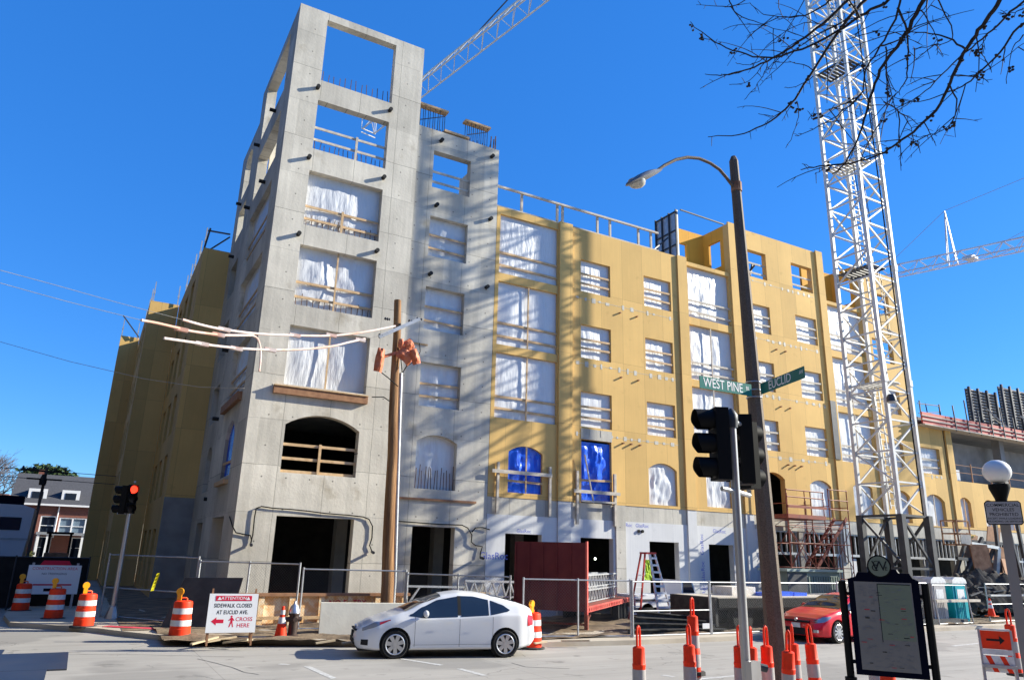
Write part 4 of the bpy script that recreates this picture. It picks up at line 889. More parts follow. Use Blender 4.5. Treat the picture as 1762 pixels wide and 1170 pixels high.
# --- hydrant
p = PZ(502, 1096, .12)
HY = thing('fire_hydrant', 'dark bronze fire hydrant with a silver bonnet behind the orange cone', 'fire hydrant', (p.x, p.y, .12))
MB().lathe([(.17, 0), (.17, .05), (.12, .08), (.12, .55), (.15, .57), (.15, .62)], (0, 0, 0), 16).build('barrel', M['bronze'], HY, smooth=True, local=True)
MB().lathe([(.155, .62), (.14, .70), (.10, .80), (.04, .86), (.03, .93)], (0, 0, 0), 16).build('bonnet', M['chrome'], HY, smooth=True, local=True)
for d in ((-1, 0), (1, 0), (0, -1)): MB().cyl((d[0]*.1, d[1]*.1, .46), (d[0]*.21, d[1]*.21, .46), .065, 12).build('outlet_cap', M['bronze'], HY, local=True)
# --- attention sign
p = PZ(393, 1112, .1); arz = face_rz(p.x, p.y)
AT = thing('attention_sign', 'white A-frame board reading attention sidewalk closed, cross here', 'sign', (p.x, p.y, .12), arz+.06); AT.scale = (.84,)*3
b = MB()
for x in (-.6, .6): b.bar((x, -.0, 0), (x, .2, 1.55), .05); b.bar((x, .75, 0), (x, .22, 1.5), .05)
b.build('timber_frame', M['wood_dark'], AT, local=True)
Tl = Matrix.Rotation(-.13, 4, 'X')
MB().box(-.68, -.05, .35, .68, -.02, 1.42).xf(Tl).build('board', M['white_paint'], AT, local=True)
MB().box(-.50, -.056, 1.22, .50, -.051, 1.36).xf(Tl).build('red_header', M['sign_red'], AT, local=True)
RT = (math.pi/2-.13, 0, 0)
def at_text(s, sz, x, z, m, bold=.001, sx=1, sp=1.0): text(s, sz, M[m], AT, Tl @ V((x, -.0515 if z < 1.2 else -.0572, z)), RT, ext=.0005, bold=bold, sx=sx, sp=sp)
at_text('ATTENTION', .12, 0, 1.29, 'white_paint', sx=1.05); at_text('SIDEWALK CLOSED', .15, 0, 1.085, 'sign_black', .003, .75, 1.08); at_text('AT EUCLID AVE.', .15, 0, .90, 'sign_black', .003, .75, 1.08)
at_text('CROSS', .155, .34, .71, 'sign_red'); at_text('HERE', .155, .33, .54, 'sign_red')
MB().prism([(-.56, .66), (-.42, .77), (-.42, .71), (-.22, .71), (-.22, .61), (-.42, .61), (-.42, .55)], -.0525, -.0502).xf(Tl).build('arrow', M['sign_red'], AT, local=True)
for x in (-.40, .40): MB().prism([(x-.055, 1.245), (x+.055, 1.245), (x, 1.34)], -.0582, -.0562).xf(Tl).build('warning_triangle', M['white_paint'], AT, local=True)
b = MB().lathe([(.028, -.0525), (.028, -.0502)], (-.01, 0, .79), 12, 'y').prism([(-.03, .76), (.03, .76), (.03, .64), (.06, .50), (.035, .50), (0, .62), (-.04, .50), (-.07, .50), (-.03, .65)], -.0525, -.0502).prism([(-.09, .68), (-.03, .75), (.03, .75), (.08, .68), (.06, .67), (.02, .71), (-.02, .71), (-.07, .67)], -.0528, -.0503); b.xf(Tl).build('walking_figure', M['sign_red'], AT, local=True)
text('SITE SAFETY', .04, M['sign_black'], AT, Tl @ V((.5, -.062, .41)), RT, ext=.001) if 0 else None
# --- site notice at left
p = V((-.62, 32.6, 0)); NS = thing('site_notice', 'white site notice board reading construction area in the shade behind the drums', 'sign', p, .03)
MB().box(-.83, -.03, .62, .83, 0, 1.62).build('board', M['white_paint'], NS, local=True)
for x in (-.7, .7): MB().box(x-.04, .003, 0, x+.04, .06, 1.7).build('post', M['galv'], NS, local=True)
MB().prism([(-.5, 1.62), (.5, 1.62), (.4, 1.78), (-.4, 1.78)], -.03, 0).build('red_header', M['sign_red'], NS, local=True)
text('CONSTRUCTION AREA', .135, M['sign_red'], NS, (0, -.0308, 1.5), RX, ext=.0005); text('NO TRESPASSING', .10, M['sign_black'], NS, (0, -.0308, 1.32), RX, ext=.0005)
MB().box(-.6, -.034, .92, .6, -.031, .97).build('printed_line', M['sign_red'], NS, local=True); MB().box(-.25, -.034, .72, .25, -.031, .82).build('printed_line', M['navy'], NS, local=True)
# --- bare tree over the camera's right
M['bark'] = mat('dark twig bark', (.022,.018,.015), .8, (.05,.04,.035), 20)
TR = thing('bare_tree', 'leafless tree whose dark twigs with seed clusters hang in from the top right', 'tree', (12.6, -.4, 0))
b = MB().tube([(12.6, -.4, 0), (12.5, -.2, 3), (12.2, .2, 6), (11.6, .8, 9)], [.24, .2, .17, .14], 12); b.build('trunk', M['bark'], TR, smooth=True)
random.seed(21)
limbs = [ # pixel polylines with a depth for each end (metres), thick first
 ([(1560, -60), (1530, 0), (1490, 22), (1440, 55), (1380, 85), (1320, 100), (1260, 88), (1215, 62), (1188, 38)], 6.6, 7.4, .022),
 ([(1500, -40), (1440, 20), (1385, 65), (1330, 100), (1280, 122), (1240, 130), (1213, 128)], 6.4, 7.2, .02),
 ([(1620, -50), (1590, 0), (1558, 60), (1522, 110), (1497, 170), (1480, 230), (1455, 280), (1432, 300)], 6.2, 6.9, .028),
 ([(1540, -60), (1490, 0), (1450, 45), (1400, 120), (1360, 180), (1320, 212), (1270, 232), (1218, 236)], 6.7, 7.3, .024),
 ([(1560, -60), (1545, 20), (1515, 80), (1490, 120), (1480, 165), (1430, 205), (1380, 232), (1368, 234)], 6.3, 7.1, .014),
 ([(1740, -60), (1720, 0), (1690, 45), (1662, 85), (1640, 130), (1610, 190), (1560, 235), (1520, 262), (1470, 280), (1400, 288), (1378, 292)], 5.9, 6.9, .026),
 ([(1800, 40), (1762, 40), (1720, 90), (1670, 140), (1630, 160), (1580, 176), (1540, 168)], 6.0, 6.6, .014),
 ([(1790, -20), (1740, 20), (1700, 60), (1650, 100), (1600, 150), (1560, 180), (1525, 202)], 6.0, 6.7, .014),
 ([(1662, 85), (1620, 62), (1570, 56), (1500, 54)], 6.1, 6.5, .011),
 ([(1545, 15), (1560, 50), (1562, 100), (1558, 140), (1540, 165), (1532, 172)], 6.2, 6.6, .013),
 ([(1600, -30), (1640, 60), (1600, 80), (1570, 85)], 5.9, 6.3, .008),
 ([(1630, 145), (1645, 170), (1642, 205), (1620, 225), (1590, 235), (1568, 234)], 6.1, 6.4, .009),
 ([(1522, 175), (1550, 195), (1568, 220), (1572, 248)], 6.3, 6.6, .008),
 ([(1524, 80), (1526, 140), (1525, 185), (1510, 225)], 6.2, 6.5, .009),
 ([(1320, 100), (1318, 120), (1300, 150), (1281, 172)], 6.9, 7.1, .007), ([(1372, 175), (1373, 210), (1352, 255)], 6.9, 7.1, .007),
 ([(1240, 75), (1210, 66), (1206, 60)], 7.2, 7.3, .006), ([(1316, 100), (1290, 112), (1266, 108)], 6.9, 7.1, .006), ([(1320, 102), (1290, 140), (1255, 146)], 6.9, 7.2, .006),
 ([(1400, 120), (1370, 108), (1328, 110)], 6.8, 7.0, .007), ([(1400, 130), (1370, 150), (1350, 151)], 6.8, 7.0, .006), ([(1330, 200), (1305, 196)], 6.9, 7, .006),
 ([(1480, 165), (1440, 185), (1420, 190)], 6.4, 6.6, .008), ([(1455, 280), (1420, 290), (1402, 300)], 6.8, 6.9, .006), ([(1400, 288), (1380, 282)], 6.8, 6.9, .005),
 ([(1430, 0), (1400, 20), (1360, 30), (1315, 25), (1290, 5)], 6.6, 6.9, .011), ([(1340, 0), (1345, 25), (1370, 50)], 6.6, 6.9, .006), ([(1255, 0), (1270, 25), (1320, 45), (1370, 60)], 6.9, 6.8, .008),
 ([(1300, -10), (1270, 8), (1247, 13)], 7, 7.1, .008), ([(1390, -10), (1350, 60), (1330, 75)], 6.6, 6.9, .006), ([(1470, 20), (1440, 45), (1385, 40), (1340, 62)], 6.5, 6.9, .008),
 ([(1762, 60), (1740, 90), (1732, 145)], 5.9, 6.1, .007), ([(1762, 15), (1745, 22), (1720, 25)], 5.9, 6, .007), ([(1700, 60), (1690, 75), (1675, 92)], 6, 6.1, .006), ([(1600, -20), (1590, 15), (1560, 22)], 6.1, 6.2, .008),
 ([(1490, 120), (1462, 108), (1420, 120)], 6.4, 6.6, .006), ([(1515, 80), (1560, 60), (1620, -20)], 6.2, 6.0, .010), ([(1586, 18), (1610, 60), (1612, 95)], 6.1, 6.3, .007), ([(1480, 30), (1460, 0), (1440, -30)], 6.5, 6.4, .014),
 ([(1497, 170), (1500, 235), (1470, 262)], 6.3, 6.6, .006), ([(1640, 130), (1690, 125), (1762, 75)], 6.1, 5.9, .008), ([(1560, 235), (1580, 245), (1578, 252)], 6.3, 6.4, .005), ([(1432, 205), (1400, 195), (1396, 205)], 6.8, 6.9, .004)]
tips = []
tw = 0
for pts, d0, d1, r in limbs:
    P3 = []; m = len(pts)
    ctrl = [PD(x, y, d0+(d1-d0)*i/(m-1)) for i, (x, y) in enumerate(pts)]
    ctrl = [ctrl[0]]+ctrl+[ctrl[-1]]
    for i in range(1, m):
        a_, b_, c_, d_ = ctrl[i-1:i+3]
        for k in range(5):
            t = k/5; P3.append(.5*((2*b_)+(c_-a_)*t+(2*a_-5*b_+4*c_-d_)*t*t+(3*b_-a_-3*c_+d_)*t**3)+V((random.gauss(0, .004), random.gauss(0, .004), random.gauss(0, .004))))
    P3.append(ctrl[-2]); n = len(P3)
    if pts[0][1] < 0 and r > .012: P3 = [V((11.6, .8, 9))+V((random.uniform(-.1,.1), 0, random.uniform(-.6, 0))), P3[0].lerp(V((11.4, 1.0, 8.9)), .5)]+P3; n += 2
    rs = [max(.003, r*.82*(1-.82*i/(n-1))) for i in range(n)]
    b = MB().tube(P3, rs, 5)
    for i in range(4 if n > 12 else 2, n-1):   # spurs and seed clusters
        if random.random() < .42:
            q = P3[i]; dv = (V((random.gauss(0, 1), random.gauss(0, 1), random.gauss(-.2, 1)))).normalized(); l_ = random.uniform(.02, .10); b.tube([q, q+dv*l_*.6, q+dv*l_+V((0, 0, -.01))], [.0035, .003, .002], 4)
        if random.random() < .085:
            q = P3[i]+V((0, 0, -.02))
            for z in range(random.randint(3, 7)): c_ = q+V((random.gauss(0, .016), random.gauss(0, .016), random.gauss(0, .018))); b.lathe([(.001, -.012), (.012, -.005), (.012, .005), (.001, .012)], c_, 5)
    if r > .0075:   # side shoots that arch over and droop
        for _ in range(int(1.5+r*190)):
            i = random.randint(int(n*.25), n-2); q = P3[i]; d0_ = (P3[min(i+1, n-1)]-P3[i]).normalized()
            side = CR*random.gauss(0, .8)+CU*random.gauss(-.1, .7); dv = (d0_*.8+side).normalized(); L_ = random.uniform(.18, .62); tp_ = [q]
            for k in range(6): dv = (dv+V((random.gauss(0, .10), random.gauss(0, .10), -.07))).normalized(); tp_.append(tp_[-1]+dv*L_/6)
            b.tube(tp_, [.0055, .005, .0045, .004, .0035, .003, .0025], 4)
            for k in (2, 4, 5):
                if random.random() < .55: e_ = (dv+V((random.gauss(0, .9), random.gauss(0, .9), random.gauss(0, .9)))).normalized(); b.tube([tp_[k], tp_[k]+e_*random.uniform(.03, .09)], [.003, .002], 4)
    b.build('branch', M['bark'], TR, smooth=True)
# ------------------------------------------------------------------ fences
def mesh_mat():
    m = bpy.data.materials.new('chain link mesh'); m.use_nodes = True; nt = m.node_tree; b = nt.nodes['Principled BSDF']
    b.inputs['Base Color'].default_value = (.22,.225,.23,1); b.inputs['Metallic'].default_value = .4; b.inputs['Roughness'].default_value = .5
    v, x, y, z = coords(nt); p = .062
    l1 = line(nt, MN(nt, 'ADD', x, z), p*1.41, 0, .0042); l2 = line(nt, MN(nt, 'SUBTRACT', x, z), p*1.41, 0, .0042)
    t = nt.nodes.new('ShaderNodeBsdfTransparent'); mx = nt.nodes.new('ShaderNodeMixShader'); out = nt.nodes['Material Output']
    nt.links.new(MN(nt, 'MAXIMUM', l1, l2), mx.inputs[0]); nt.links.new(t.outputs[0], mx.inputs[1]); nt.links.new(b.outputs[0], mx.inputs[2]); nt.links.new(mx.outputs[0], out.inputs[0])
    return m
M['mesh'] = mesh_mat(); M['net'] = mat('black debris netting', (.010,.010,.010), .95, (.018,.017,.016), 3)
def fence(p, q, h, label, mesh=True, mid=False, tilt=0, bot=.12, diag=False, posts=1, m='galv', group='chain-link fence panels round the site', fill='mesh'):
    p = V(p); q = V(q); L_ = (q-p).length; rz = math.atan2(q.y-p.y, q.x-p.x)
    t = thing('chain_link_fence', label, 'fence', (p.x, p.y, bot), rz, group)
    for k in range(posts+1):
        x = L_*k/posts; MB().cyl((x, 0, -.1), (x+tilt, 0, h+.05), .03, 8).build('post', M[m], t, local=True)
    for k_, z_ in ((1, h), (0, .05))+(((.5, h*.47),) if mid else ()): MB().cyl((tilt*k_, 0, z_), (L_+tilt*k_, 0, z_), .021, 8).build('rail', M[m], t, local=True)
    if mesh: MB().add([(0, .012, .03), (L_, .012, .03), (L_+tilt, .012, h), (tilt, .012, h)], [(0, 1, 2, 3)]).build('wire_mesh', M[fill], t, local=True)
    return t
fence((.95, 28.9), (3.3, 25.4), 1.95, 'chain-link fence panel just right of the far signal pole', posts=1, mid=True)
fence((3.34, 25.36), (5.95, 23.5), 1.85, 'chain-link fence panel behind the attention sign', posts=2)
fence((5.98, 23.15), (8.95, 22.35), 1.72, 'bright chain-link fence panel behind the concrete barrier', posts=1)
fence((8.98, 22.3), (11.45, 20.2), 1.65, 'chain-link fence panel left of the dark red trailer headboard', posts=2)
fence((11.5, 19.5), (14.85, 18.75), 1.62, 'chain-link fence panel in front of the dark red trailer headboard', posts=2)
fence((14.9, 18.72), (18.05, 18.72), 1.60, 'open rail gate panel in front of the step ladder', mesh=False, mid=True)
fence((18.1, 18.72), (24.4, 18.75), 1.60, 'chain-link fence panel in front of the flatbed trailer wheels', posts=2)
fence((24.45, 18.8), (30.6, 19.2), 1.62, 'chain-link fence panel between the red car and the crane', posts=2)
fence((31.0, 19.1), (33.4, 19.1), 1.55, 'leaning fence panel in front of the portable toilets', tilt=-.25, mesh=False)
fence((35.2, 19.4), (44, 19.6), 1.6, 'fence panel at the right before the dark spoil heap', mesh=False, mid=True, posts=3)
fence((-14, 33.6), (.45, 33.9), 1.85, 'long fence draped with black netting in the shade at the left', fill='net', posts=6, m='steel_dark', group=None, bot=.02)
fence((3.0, 24.9), (4.6, 24.3), 1.0, '', mesh=False) if 0 else None
# caution tape scraps
M['caution'] = mat('yellow caution tape', (.75,.68,.02), .5)
for (x, y), lb, s in (((265, 998), 'strip of yellow caution tape knotted on the fence post', 1), ((333, 1013), 'yellow tape scrap hanging near the grey plywood', .6)):
    p = PY(x, y, 26.2 if s == 1 else 25.2); b = MB()
    for k in range(5): b.add([p+V((-.05+.02*k, .01*k, -.32*s+.1*k)), p+V((.04+.02*k, -.01*k, -.30*s+.1*k)), p+V((.05+.02*k, .02, -.18*s+.1*k)), p+V((-.03+.02*k, .0, -.2*s+.1*k))], [(0, 1, 2, 3)])
    tag(b.build('caution_tape', M['caution']), lb, 'tape')
# ------------------------------------------------------------------ barriers and boards at the corner
b0_ = PZ(548, 1094, .12); rz = math.atan2(-.9, 3)
JB = thing('concrete_barrier', 'cream concrete barrier standing behind the nose of the white car', 'barrier', (b0_.x, b0_.y, .1), rz+.05)
M['cream'] = mat('cream painted concrete', (.80,.76,.62), .8, (.70,.66,.54), 2, bump=.1)
MB().prism([(0, 0), (.6, 0), (.6, .06), (.40, .88), (.20, .88), (0, .06)], 0, 3.4, 'x').build('barrier_body', M['cream'], JB, local=True)
MB().box(.6, -.002, .0, .95, .02, .06).build('drain_slot', M['black'], JB, local=True)
# orange strand-board wall form
PB = thing('site_formwork_wall', 'low orange strand-board wall form with studs in front of the tower', 'formwork', (4.3, 24.4, .1))
MB().box(4.05, 24.5, .1, 9.9, 24.53, 1.0).build('board_face', M['osb'], PB)
b = MB()
for k in range(7): x = 4.1+k*.93; b.box(x, 24.38, .1, x+.17, 24.497, 1.0)
b.build('studs', M['osb'], PB); MB().box(4.0, 24.34, 1.003, 9.95, 24.56, 1.09).build('top_plate', M['wood_dark'], PB); MB().box(4.0, 24.36, .32, 9.9, 24.379, .42).build('bottom_waler', M['wood'], PB)
text('NO ENTRY', .25, M['sign_red'], PB, V((7.85, 24.49, .78))-PB.location, RX, bold=.002)
pw = PZ(290, 1092, .1); t = MB().add([(-1.0, 0, 0), (.95, 0, 0), (1.05, .5, 1.42), (-.7, .5, 1.38), (-1.0, .04, 0), (.95, .04, 0), (1.05, .54, 1.42), (-.7, .54, 1.38)], [(0,1,2,3),(7,6,5,4),(0,4,5,1),(1,5,6,2),(2,6,7,3),(3,7,4,0)]).xf(Matrix.Translation((3.3, 24.3, .12)) @ Matrix.Rotation(-.5, 4, 'Z')).build('leaning_plywood', mat('shaded dark plywood', (.06,.052,.045), .9, (.10,.085,.07), 2))  # dark tone puts the shade on the sheet's near side into its colour
tag(t, 'dark plywood sheet leaning on the fence behind the fourth drum', 'plywood sheet')
rp = PZ(215, 1092, .14); M['ramp'] = mat('red tactile paving', (.60,.03,.06), .7, (.70,.10,.12), 6)
t = MB().prism([(.0, 0), (1.3, -1.15), (1.5, -.85), (.2, .3)], .001, .05, 'z').xf(Matrix.Translation((.95, 25.25, .1))).build('tactile_pad', M['ramp']); tag(t, 'red tactile kerb-ramp pad lying by the road edge', 'tactile pad')
# debris by the kerb
M['scrap'] = mat('pale timber scrap', (.55,.45,.30), .8, (.45,.36,.24), 6)
random.seed(5)
for k, (x, y) in enumerate(((380, 1101), (352, 1103), (405, 1104), (440, 1101), (560, 1105), (600, 1106), (245, 1072), (990, 1103), (930, 1106))):
    p = PZ(x, y, .16); a = random.uniform(-.6, .6); L_ = random.uniform(.35, .9); d = V((math.cos(a), math.sin(a), random.uniform(-.05, .1)))*L_/2
    o = MB().bar(p-d, p+d+V((0, 0, .04)), .09, .04).build('timber_scrap', M['scrap']); tag(o, 'pale timber offcut lying on the dirt '+('under the attention sign', 'left of the attention sign', 'at the right leg of the attention sign', 'between the attention sign and the cone', 'in front of the cream barrier', 'beside the nose of the white car', 'behind the red tactile pad', 'left of the gate panel', 'right of the drum behind the white car')[k], 'timber scrap', 'timber offcuts along the kerb')
# ------------------------------------------------------------------ wooden utility pole
M['pole_wood'] = mat('weathered pole timber', (.17,.082,.034), .85, (.33,.18,.08), 3, stretch=(4, 4, .25), bump=.5, bs=14)
M['guard_orange'] = mat('orange rubber line guard', (.50,.12,.045), .55, (.62,.20,.10), 4); M['guard_pink'] = mat('pale pink line hose', (.68,.38,.28), .5, (.72,.60,.54), .8, lo=.45, hi=.55)
UY = 24.0; ub = PY(664, 1062, UY); ut = PY(684.5, 517, UY); ub.z = 0; ub.x = PY(666, 1040, UY).x
UP = thing('utility_pole', 'wooden utility pole with orange rubber guards in front of the concrete tower', 'utility pole', ub)
MB().tube([ub+(ut-ub)*k/8+V((.02*math.sin(k*2), 0, 0)) for k in range(9)], [.215-.011*k for k in range(9)], 14).build('pole', M['pole_wood'], UP, smooth=True)
MB().bar(PY(652, 580, UY-.25), PY(722, 549, UY-.25), .10, .12).build('crossarm', M['galv'], UP)
for x, y in ((667, 549), (657, 577), (708, 553), (722, 549)):
    p = PY(x, y, UY-.25); b = MB(); b.lathe([(.03, -.12), (.06, -.08), (.03, -.04), (.06, 0), (.03, .04), (.05, .08)], p, 8, 'x'); b.build('insulator', M['steel_dark'], UP)
def blanket(cx, cy, w_, h_, rot, sd, Y):
    c_ = PY(cx, cy, Y); b = MB()
    b.grid(lambda u, v: (c_+V(((u-.5)*w_*(1-.35*abs(v-.4))*math.cos(rot)+(v-.5)*h_*math.sin(rot), -.16*math.sin(u*math.pi)*math.cos((v-.5)*2.2)+.05*noise.noise(V((u*4, v*4, sd))), (v-.5)*h_*math.cos(rot)-(u-.5)*w_*math.sin(rot)))), 8, 8)
    b.build('rubber_blanket', M['guard_orange'], UP)
blanket(653, 620, .34, .85, .1, 1, UY-.3); blanket(697, 612, .62, .5, .5, 2, UY-.3); blanket(714, 614, .34, .55, -.35, 3, UY-.42); blanket(703, 594, .4, .35, .9, 4, UY-.35); blanket(690, 592, .22, .35, 0, 6, UY-.3)
MB().bar(PY(656, 615, UY-.2), PY(682, 607, UY-.2), .1).build('guard_arm', M['guard_orange'], UP)
cz = [PY(x, y, UY) for x, y in ((690, 642), (688, 700), (684, 830), (679, 1000))]; cz.append(V((cz[-1].x, UY, 0)))
MB().tube(cz, .065, 10).build('conduit', M['galv'], UP, smooth=True)
for y in (700, 770, 850, 930): MB().bar(PY(672, y, UY), PY(690-(y-700)*.03, y+2, UY), .03).build('conduit_strap', M['steel_dark'], UP)
for pts in (((693, 641), (700, 630), (716, 620), (723, 605), (722, 590)), ((693, 641), (704, 622), (708, 605), (706, 590)), ((692, 641), (690, 620), (684, 600)), ((655, 640), (668, 650), (685, 665)), ((640, 683), (660, 683), (670, 690))):
    MB().tube([PY(x, y, UY-.25) for x, y in pts], .018, 6).build('jumper_cable', M['black'], UP, smooth=True)
# power lines with pink line hose
def spline(ctrl, n=6):
    c_ = [ctrl[0]]+ctrl+[ctrl[-1]]; out = []
    for i in range(1, len(c_)-2):
        a_, b_, d_, e_ = c_[i-1:i+3]
        for k in range(n): t = k/n; out.append(.5*((2*b_)+(d_-a_)*t+(2*a_-5*b_+4*d_-e_)*t*t+(3*b_-a_-3*d_+e_)*t**3))
    return out+[ctrl[-1]]
def linepx(pts, y1, y0): xs = [p[0] for p in pts]; return spline([PY(x, y, y0+(y1-y0)*(x-xs[-1])/(xs[0]-xs[-1])) for x, y in pts])
def power_line(label, hose, wire_, couplers, drop=None):
    t = thing('power_line', label, 'power line', hose_pts(hose)[0], group='overhead lines covered with pink hose')
    MB().tube(hose_pts(hose), .036, 8).build('line_hose', M['guard_pink'], t, smooth=True)
    if wire_: MB().tube(hose_pts(wire_), .007, 5).build('wire', M['steel_dark'], t)
    b = MB()
    for x, y in couplers: p = hpt(x, y); b = MB().bar(p-V((.17, 0, -.01)), p+V((.17, 0, -.01)), .11, .10); b.build('hose_coupler', M['guard_pink'], t)
    if drop: MB().tube(hose_pts(drop), .03, 7).build('hose_drop', M['guard_pink'], t, smooth=True)
def hpt(x, y): return PY(x, y, 17.5+6.4*max(0, min(1, x/690)))
def hose_pts(pts): return spline([hpt(x, y) for x, y in pts])
power_line('uppermost pink-covered power line reaching the wooden pole', [(680, 561), (640, 569), (600, 575), (560, 578), (500, 577), (440, 574), (385, 567), (350, 560), (314, 550)], [(314, 550), (200, 520), (100, 492), (0, 465)], ((570, 577), (507, 577), (386, 567)))
power_line('middle pink-covered power line ending in a drooping hose over the tower edge', [(436, 577), (400, 577), (375, 576), (330, 570), (300, 563), (270, 556), (243, 551)], [(243, 551), (120, 520), (0, 487)], ((376, 576), (312, 567)), [(434, 577), (443, 583), (448, 600), (448, 620), (446, 639)])
power_line('lowest pink-covered power line sagging across the tower', [(628, 583), (600, 589), (570, 596), (520, 601), (470, 602), (420, 600), (370, 595), (330, 589), (282, 582)], [(700, 560), (655, 577), (628, 583)], ((620, 585), (465, 602), (348, 592), (407, 600)))
t = MB().tube([PY(x, y, Y) for x, y, Y in ((420, 668, 25.6), (345, 666, 27), (250, 652, 30), (120, 622, 34), (0, 588, 38))], .010, 5).build('service_wire', M['wood_pale']); tag(t, 'thin bare wire crossing the shaded yellow flank', 'wire')
# ------------------------------------------------------------------ vehicles
def carpaint(name, c, met=0): 
    m = mat(name, c, .30, spec=.4, metal=met, coat=.45); return m
M['car_white'] = carpaint('white car paint', (.78,.78,.77)); M['car_red'] = carpaint('red car paint', (.72,.006,.018))
M['glass'] = mat('tinted car glass', (.018,.028,.045), .05, spec=.7); M['tyre'] = mat('tyre rubber', (.02,.02,.02), .85); M['rim'] = mat('alloy wheel', (.55,.55,.56), .3, metal=.75)
M['headlight'] = mat('clear headlamp', (.30,.32,.36), .08, spec=.9, metal=.3); M['lamp_red'] = mat('red lamp plastic', (.55,.02,.02), .15, spec=.8)
def interp(tab, x):
    if x <= tab[0][0]: return tab[0][1]
    for (a, p), (c, q) in zip(tab, tab[1:]):
        if x <= c:
            t = (x-a)/(c-a); return p+(q-p)*(t*t*(3-2*t)*.35+t*.65)
    return tab[-1][1]
def car(name, label, loc, rz, S):
    """x from nose (0) to tail; +y is the far side; S holds the profile tables"""
    t = thing(name, label, 'car', loc, rz); Lc = S['L']; pm = S['paint']
    top = lambda x: interp(S['top'], x); belt = lambda x: min(interp(S['belt'], x), top(x)-.045); W = lambda x: interp(S['W'], x); bot = lambda x: interp(S['bot'], x)
    def sec(x):
        g = max(0, min(1, (top(x)-belt(x)-.045)/.42)); w_ = W(x); tz = top(x); bz = belt(x); wr = (w_-.09)*(1-g)+S['roofw']*g; z0_ = bot(x)
        return [(0, z0_), (w_*.72, z0_), (w_-.045, z0_+.03), (w_-.012, z0_+.14), (w_, (z0_+bz)*.5+.03), (w_-.006, bz-.10), (w_-.04, bz), ((w_-.045)*(.35)+wr*.65+.012*g, bz+(tz-bz)*.66), (wr-.02, tz-.035*g-.012), (wr*.72, tz-.006), (0, tz+.012*g+.006)]
    def ring(x, m=5):
        c_ = sec(x); c_ = [c_[0]]+c_+[c_[-1]]; o = []
        for i in range(1, len(c_)-2):
            a_, b_, d_, e_ = [V((p[0], p[1], 0)) for p in c_[i-1:i+3]]
            for k in range(m): u = k/m; o.append(.5*((2*b_)+(d_-a_)*u+(2*a_-5*b_+4*d_-e_)*u*u*1+(3*b_-a_-3*d_+e_)*u**3))
        o.append(V((c_[-1][0], c_[-1][1], 0))); return o
    N_ = 74; xs = [Lc*(.5-.5*math.cos(math.pi*i/N_))*.55+Lc*i/N_*.45 for i in range(N_+1)]
    b = MB(); rings = [ring(x) for x in xs]; m = len(rings[0])
    full = 2*m-2
    for x, r in zip(xs, rings):
        for p in r: b.v.append(V((x, -max(p.x, 0), p.y)))
        for p in r[1:-1][::-1]: b.v.append(V((x, max(p.x, 0), p.y)))
    for i in range(N_):
        for k in range(full): a = i*full+k; c_ = i*full+(k+1) % full; b.f.append((a, c_, c_+full, a+full))
    b.f += [tuple(range(full)), tuple(range(N_*full, N_*full+full))]
    body = b.build('body', M[pm], t, smooth=True, local=True)
    # wheel arches cut for real
    cut = MB()
    for wx in S['wheels']:
        for s_ in (-1, 1): cut.cyl((wx, s_*(S['half']-.30), S['r']+.01), (wx, s_*(S['half']+.2), S['r']+.01), S['r']+.055, 28)
    co = cut.build('cut', None, t, local=True); md = body.modifiers.new('arches', 'BOOLEAN'); md.operation = 'DIFFERENCE'; md.object = co; md.solver = 'EXACT'
    me = bpy.data.meshes.new_from_object(body.evaluated_get(bpy.context.evaluated_depsgraph_get())); body.modifiers.clear(); body.data = me; bpy.data.objects.remove(co)
    for p in me.polygons: p.use_smooth = True
    try: me.set_sharp_from_angle(angle=R(32))
    except Exception: pass
    def side_y(x, z):
        r = ring(x, 8); best = None
        for p, q in zip(r, r[1:]):
            if p.y <= z <= q.y or q.y <= z <= p.y:
                if abs(q.y-p.y) > 1e-6 and p.x > .2: u = (z-p.y)/(q.y-p.y); best = p.x+(q.x-p.x)*u
        return best if best else W(x)
    def sidepatch(nm, m_, poly_lo, poly_hi, off=.006, both=True, n=16, mr=5, par=None):
        res = None
        for s_ in ((-1, 1) if both else (-1,)):
            b = MB(); x0_, x1_ = poly_lo[0][0], poly_lo[-1][0]
            for i in range(n+1):
                x = x0_+(x1_-x0_)*i/n; lo = interp(poly_lo, x); hi = interp(poly_hi, x)
                for j in range(mr+1): z = lo+(hi-lo)*j/mr; b.v.append(V((x, s_*(side_y(x, z)+off), z)))
            for i in range(n):
                for j in range(mr): a = i*(mr+1)+j; b.f.append((a, a+1, a+mr+2, a+mr+1))
            res = b.build(nm, M[m_], par or t, smooth=True, local=True)
        return res
    for lo, hi in S['side_glass']: sidepatch('side_window', 'glass', lo, hi)
    # windscreen and rear window follow the roof surface
    def toppatch(nm, x0_, x1_, w0, w1, m_='glass', off=.007):
        b = MB(); n = 12
        for i in range(n+1):
            x = x0_+(x1_-x0_)*i/n; r = ring(x, 8); w_ = w0+(w1-w0)*i/n
            for j in range(n+1):
                y = w_*(2*j/n-1); z = None
                for p, q in zip(r, r[1:]):
                    if (q.x <= abs(y) <= p.x) and p.y > belt(x): z = q.y+(p.y-q.y)*((abs(y)-q.x)/max(p.x-q.x, 1e-6))
                b.v.append(V((x-.004, y, (z if z else top(x))+off)))
        for i in range(n):
            for j in range(n): a = i*(n+1)+j; b.f.append((a, a+1, a+n+2, a+n+1))
        b.build(nm, M[m_], t, smooth=True, local=True)
    toppatch('windscreen', *S['screen']); toppatch('rear_window', *S['rear'])
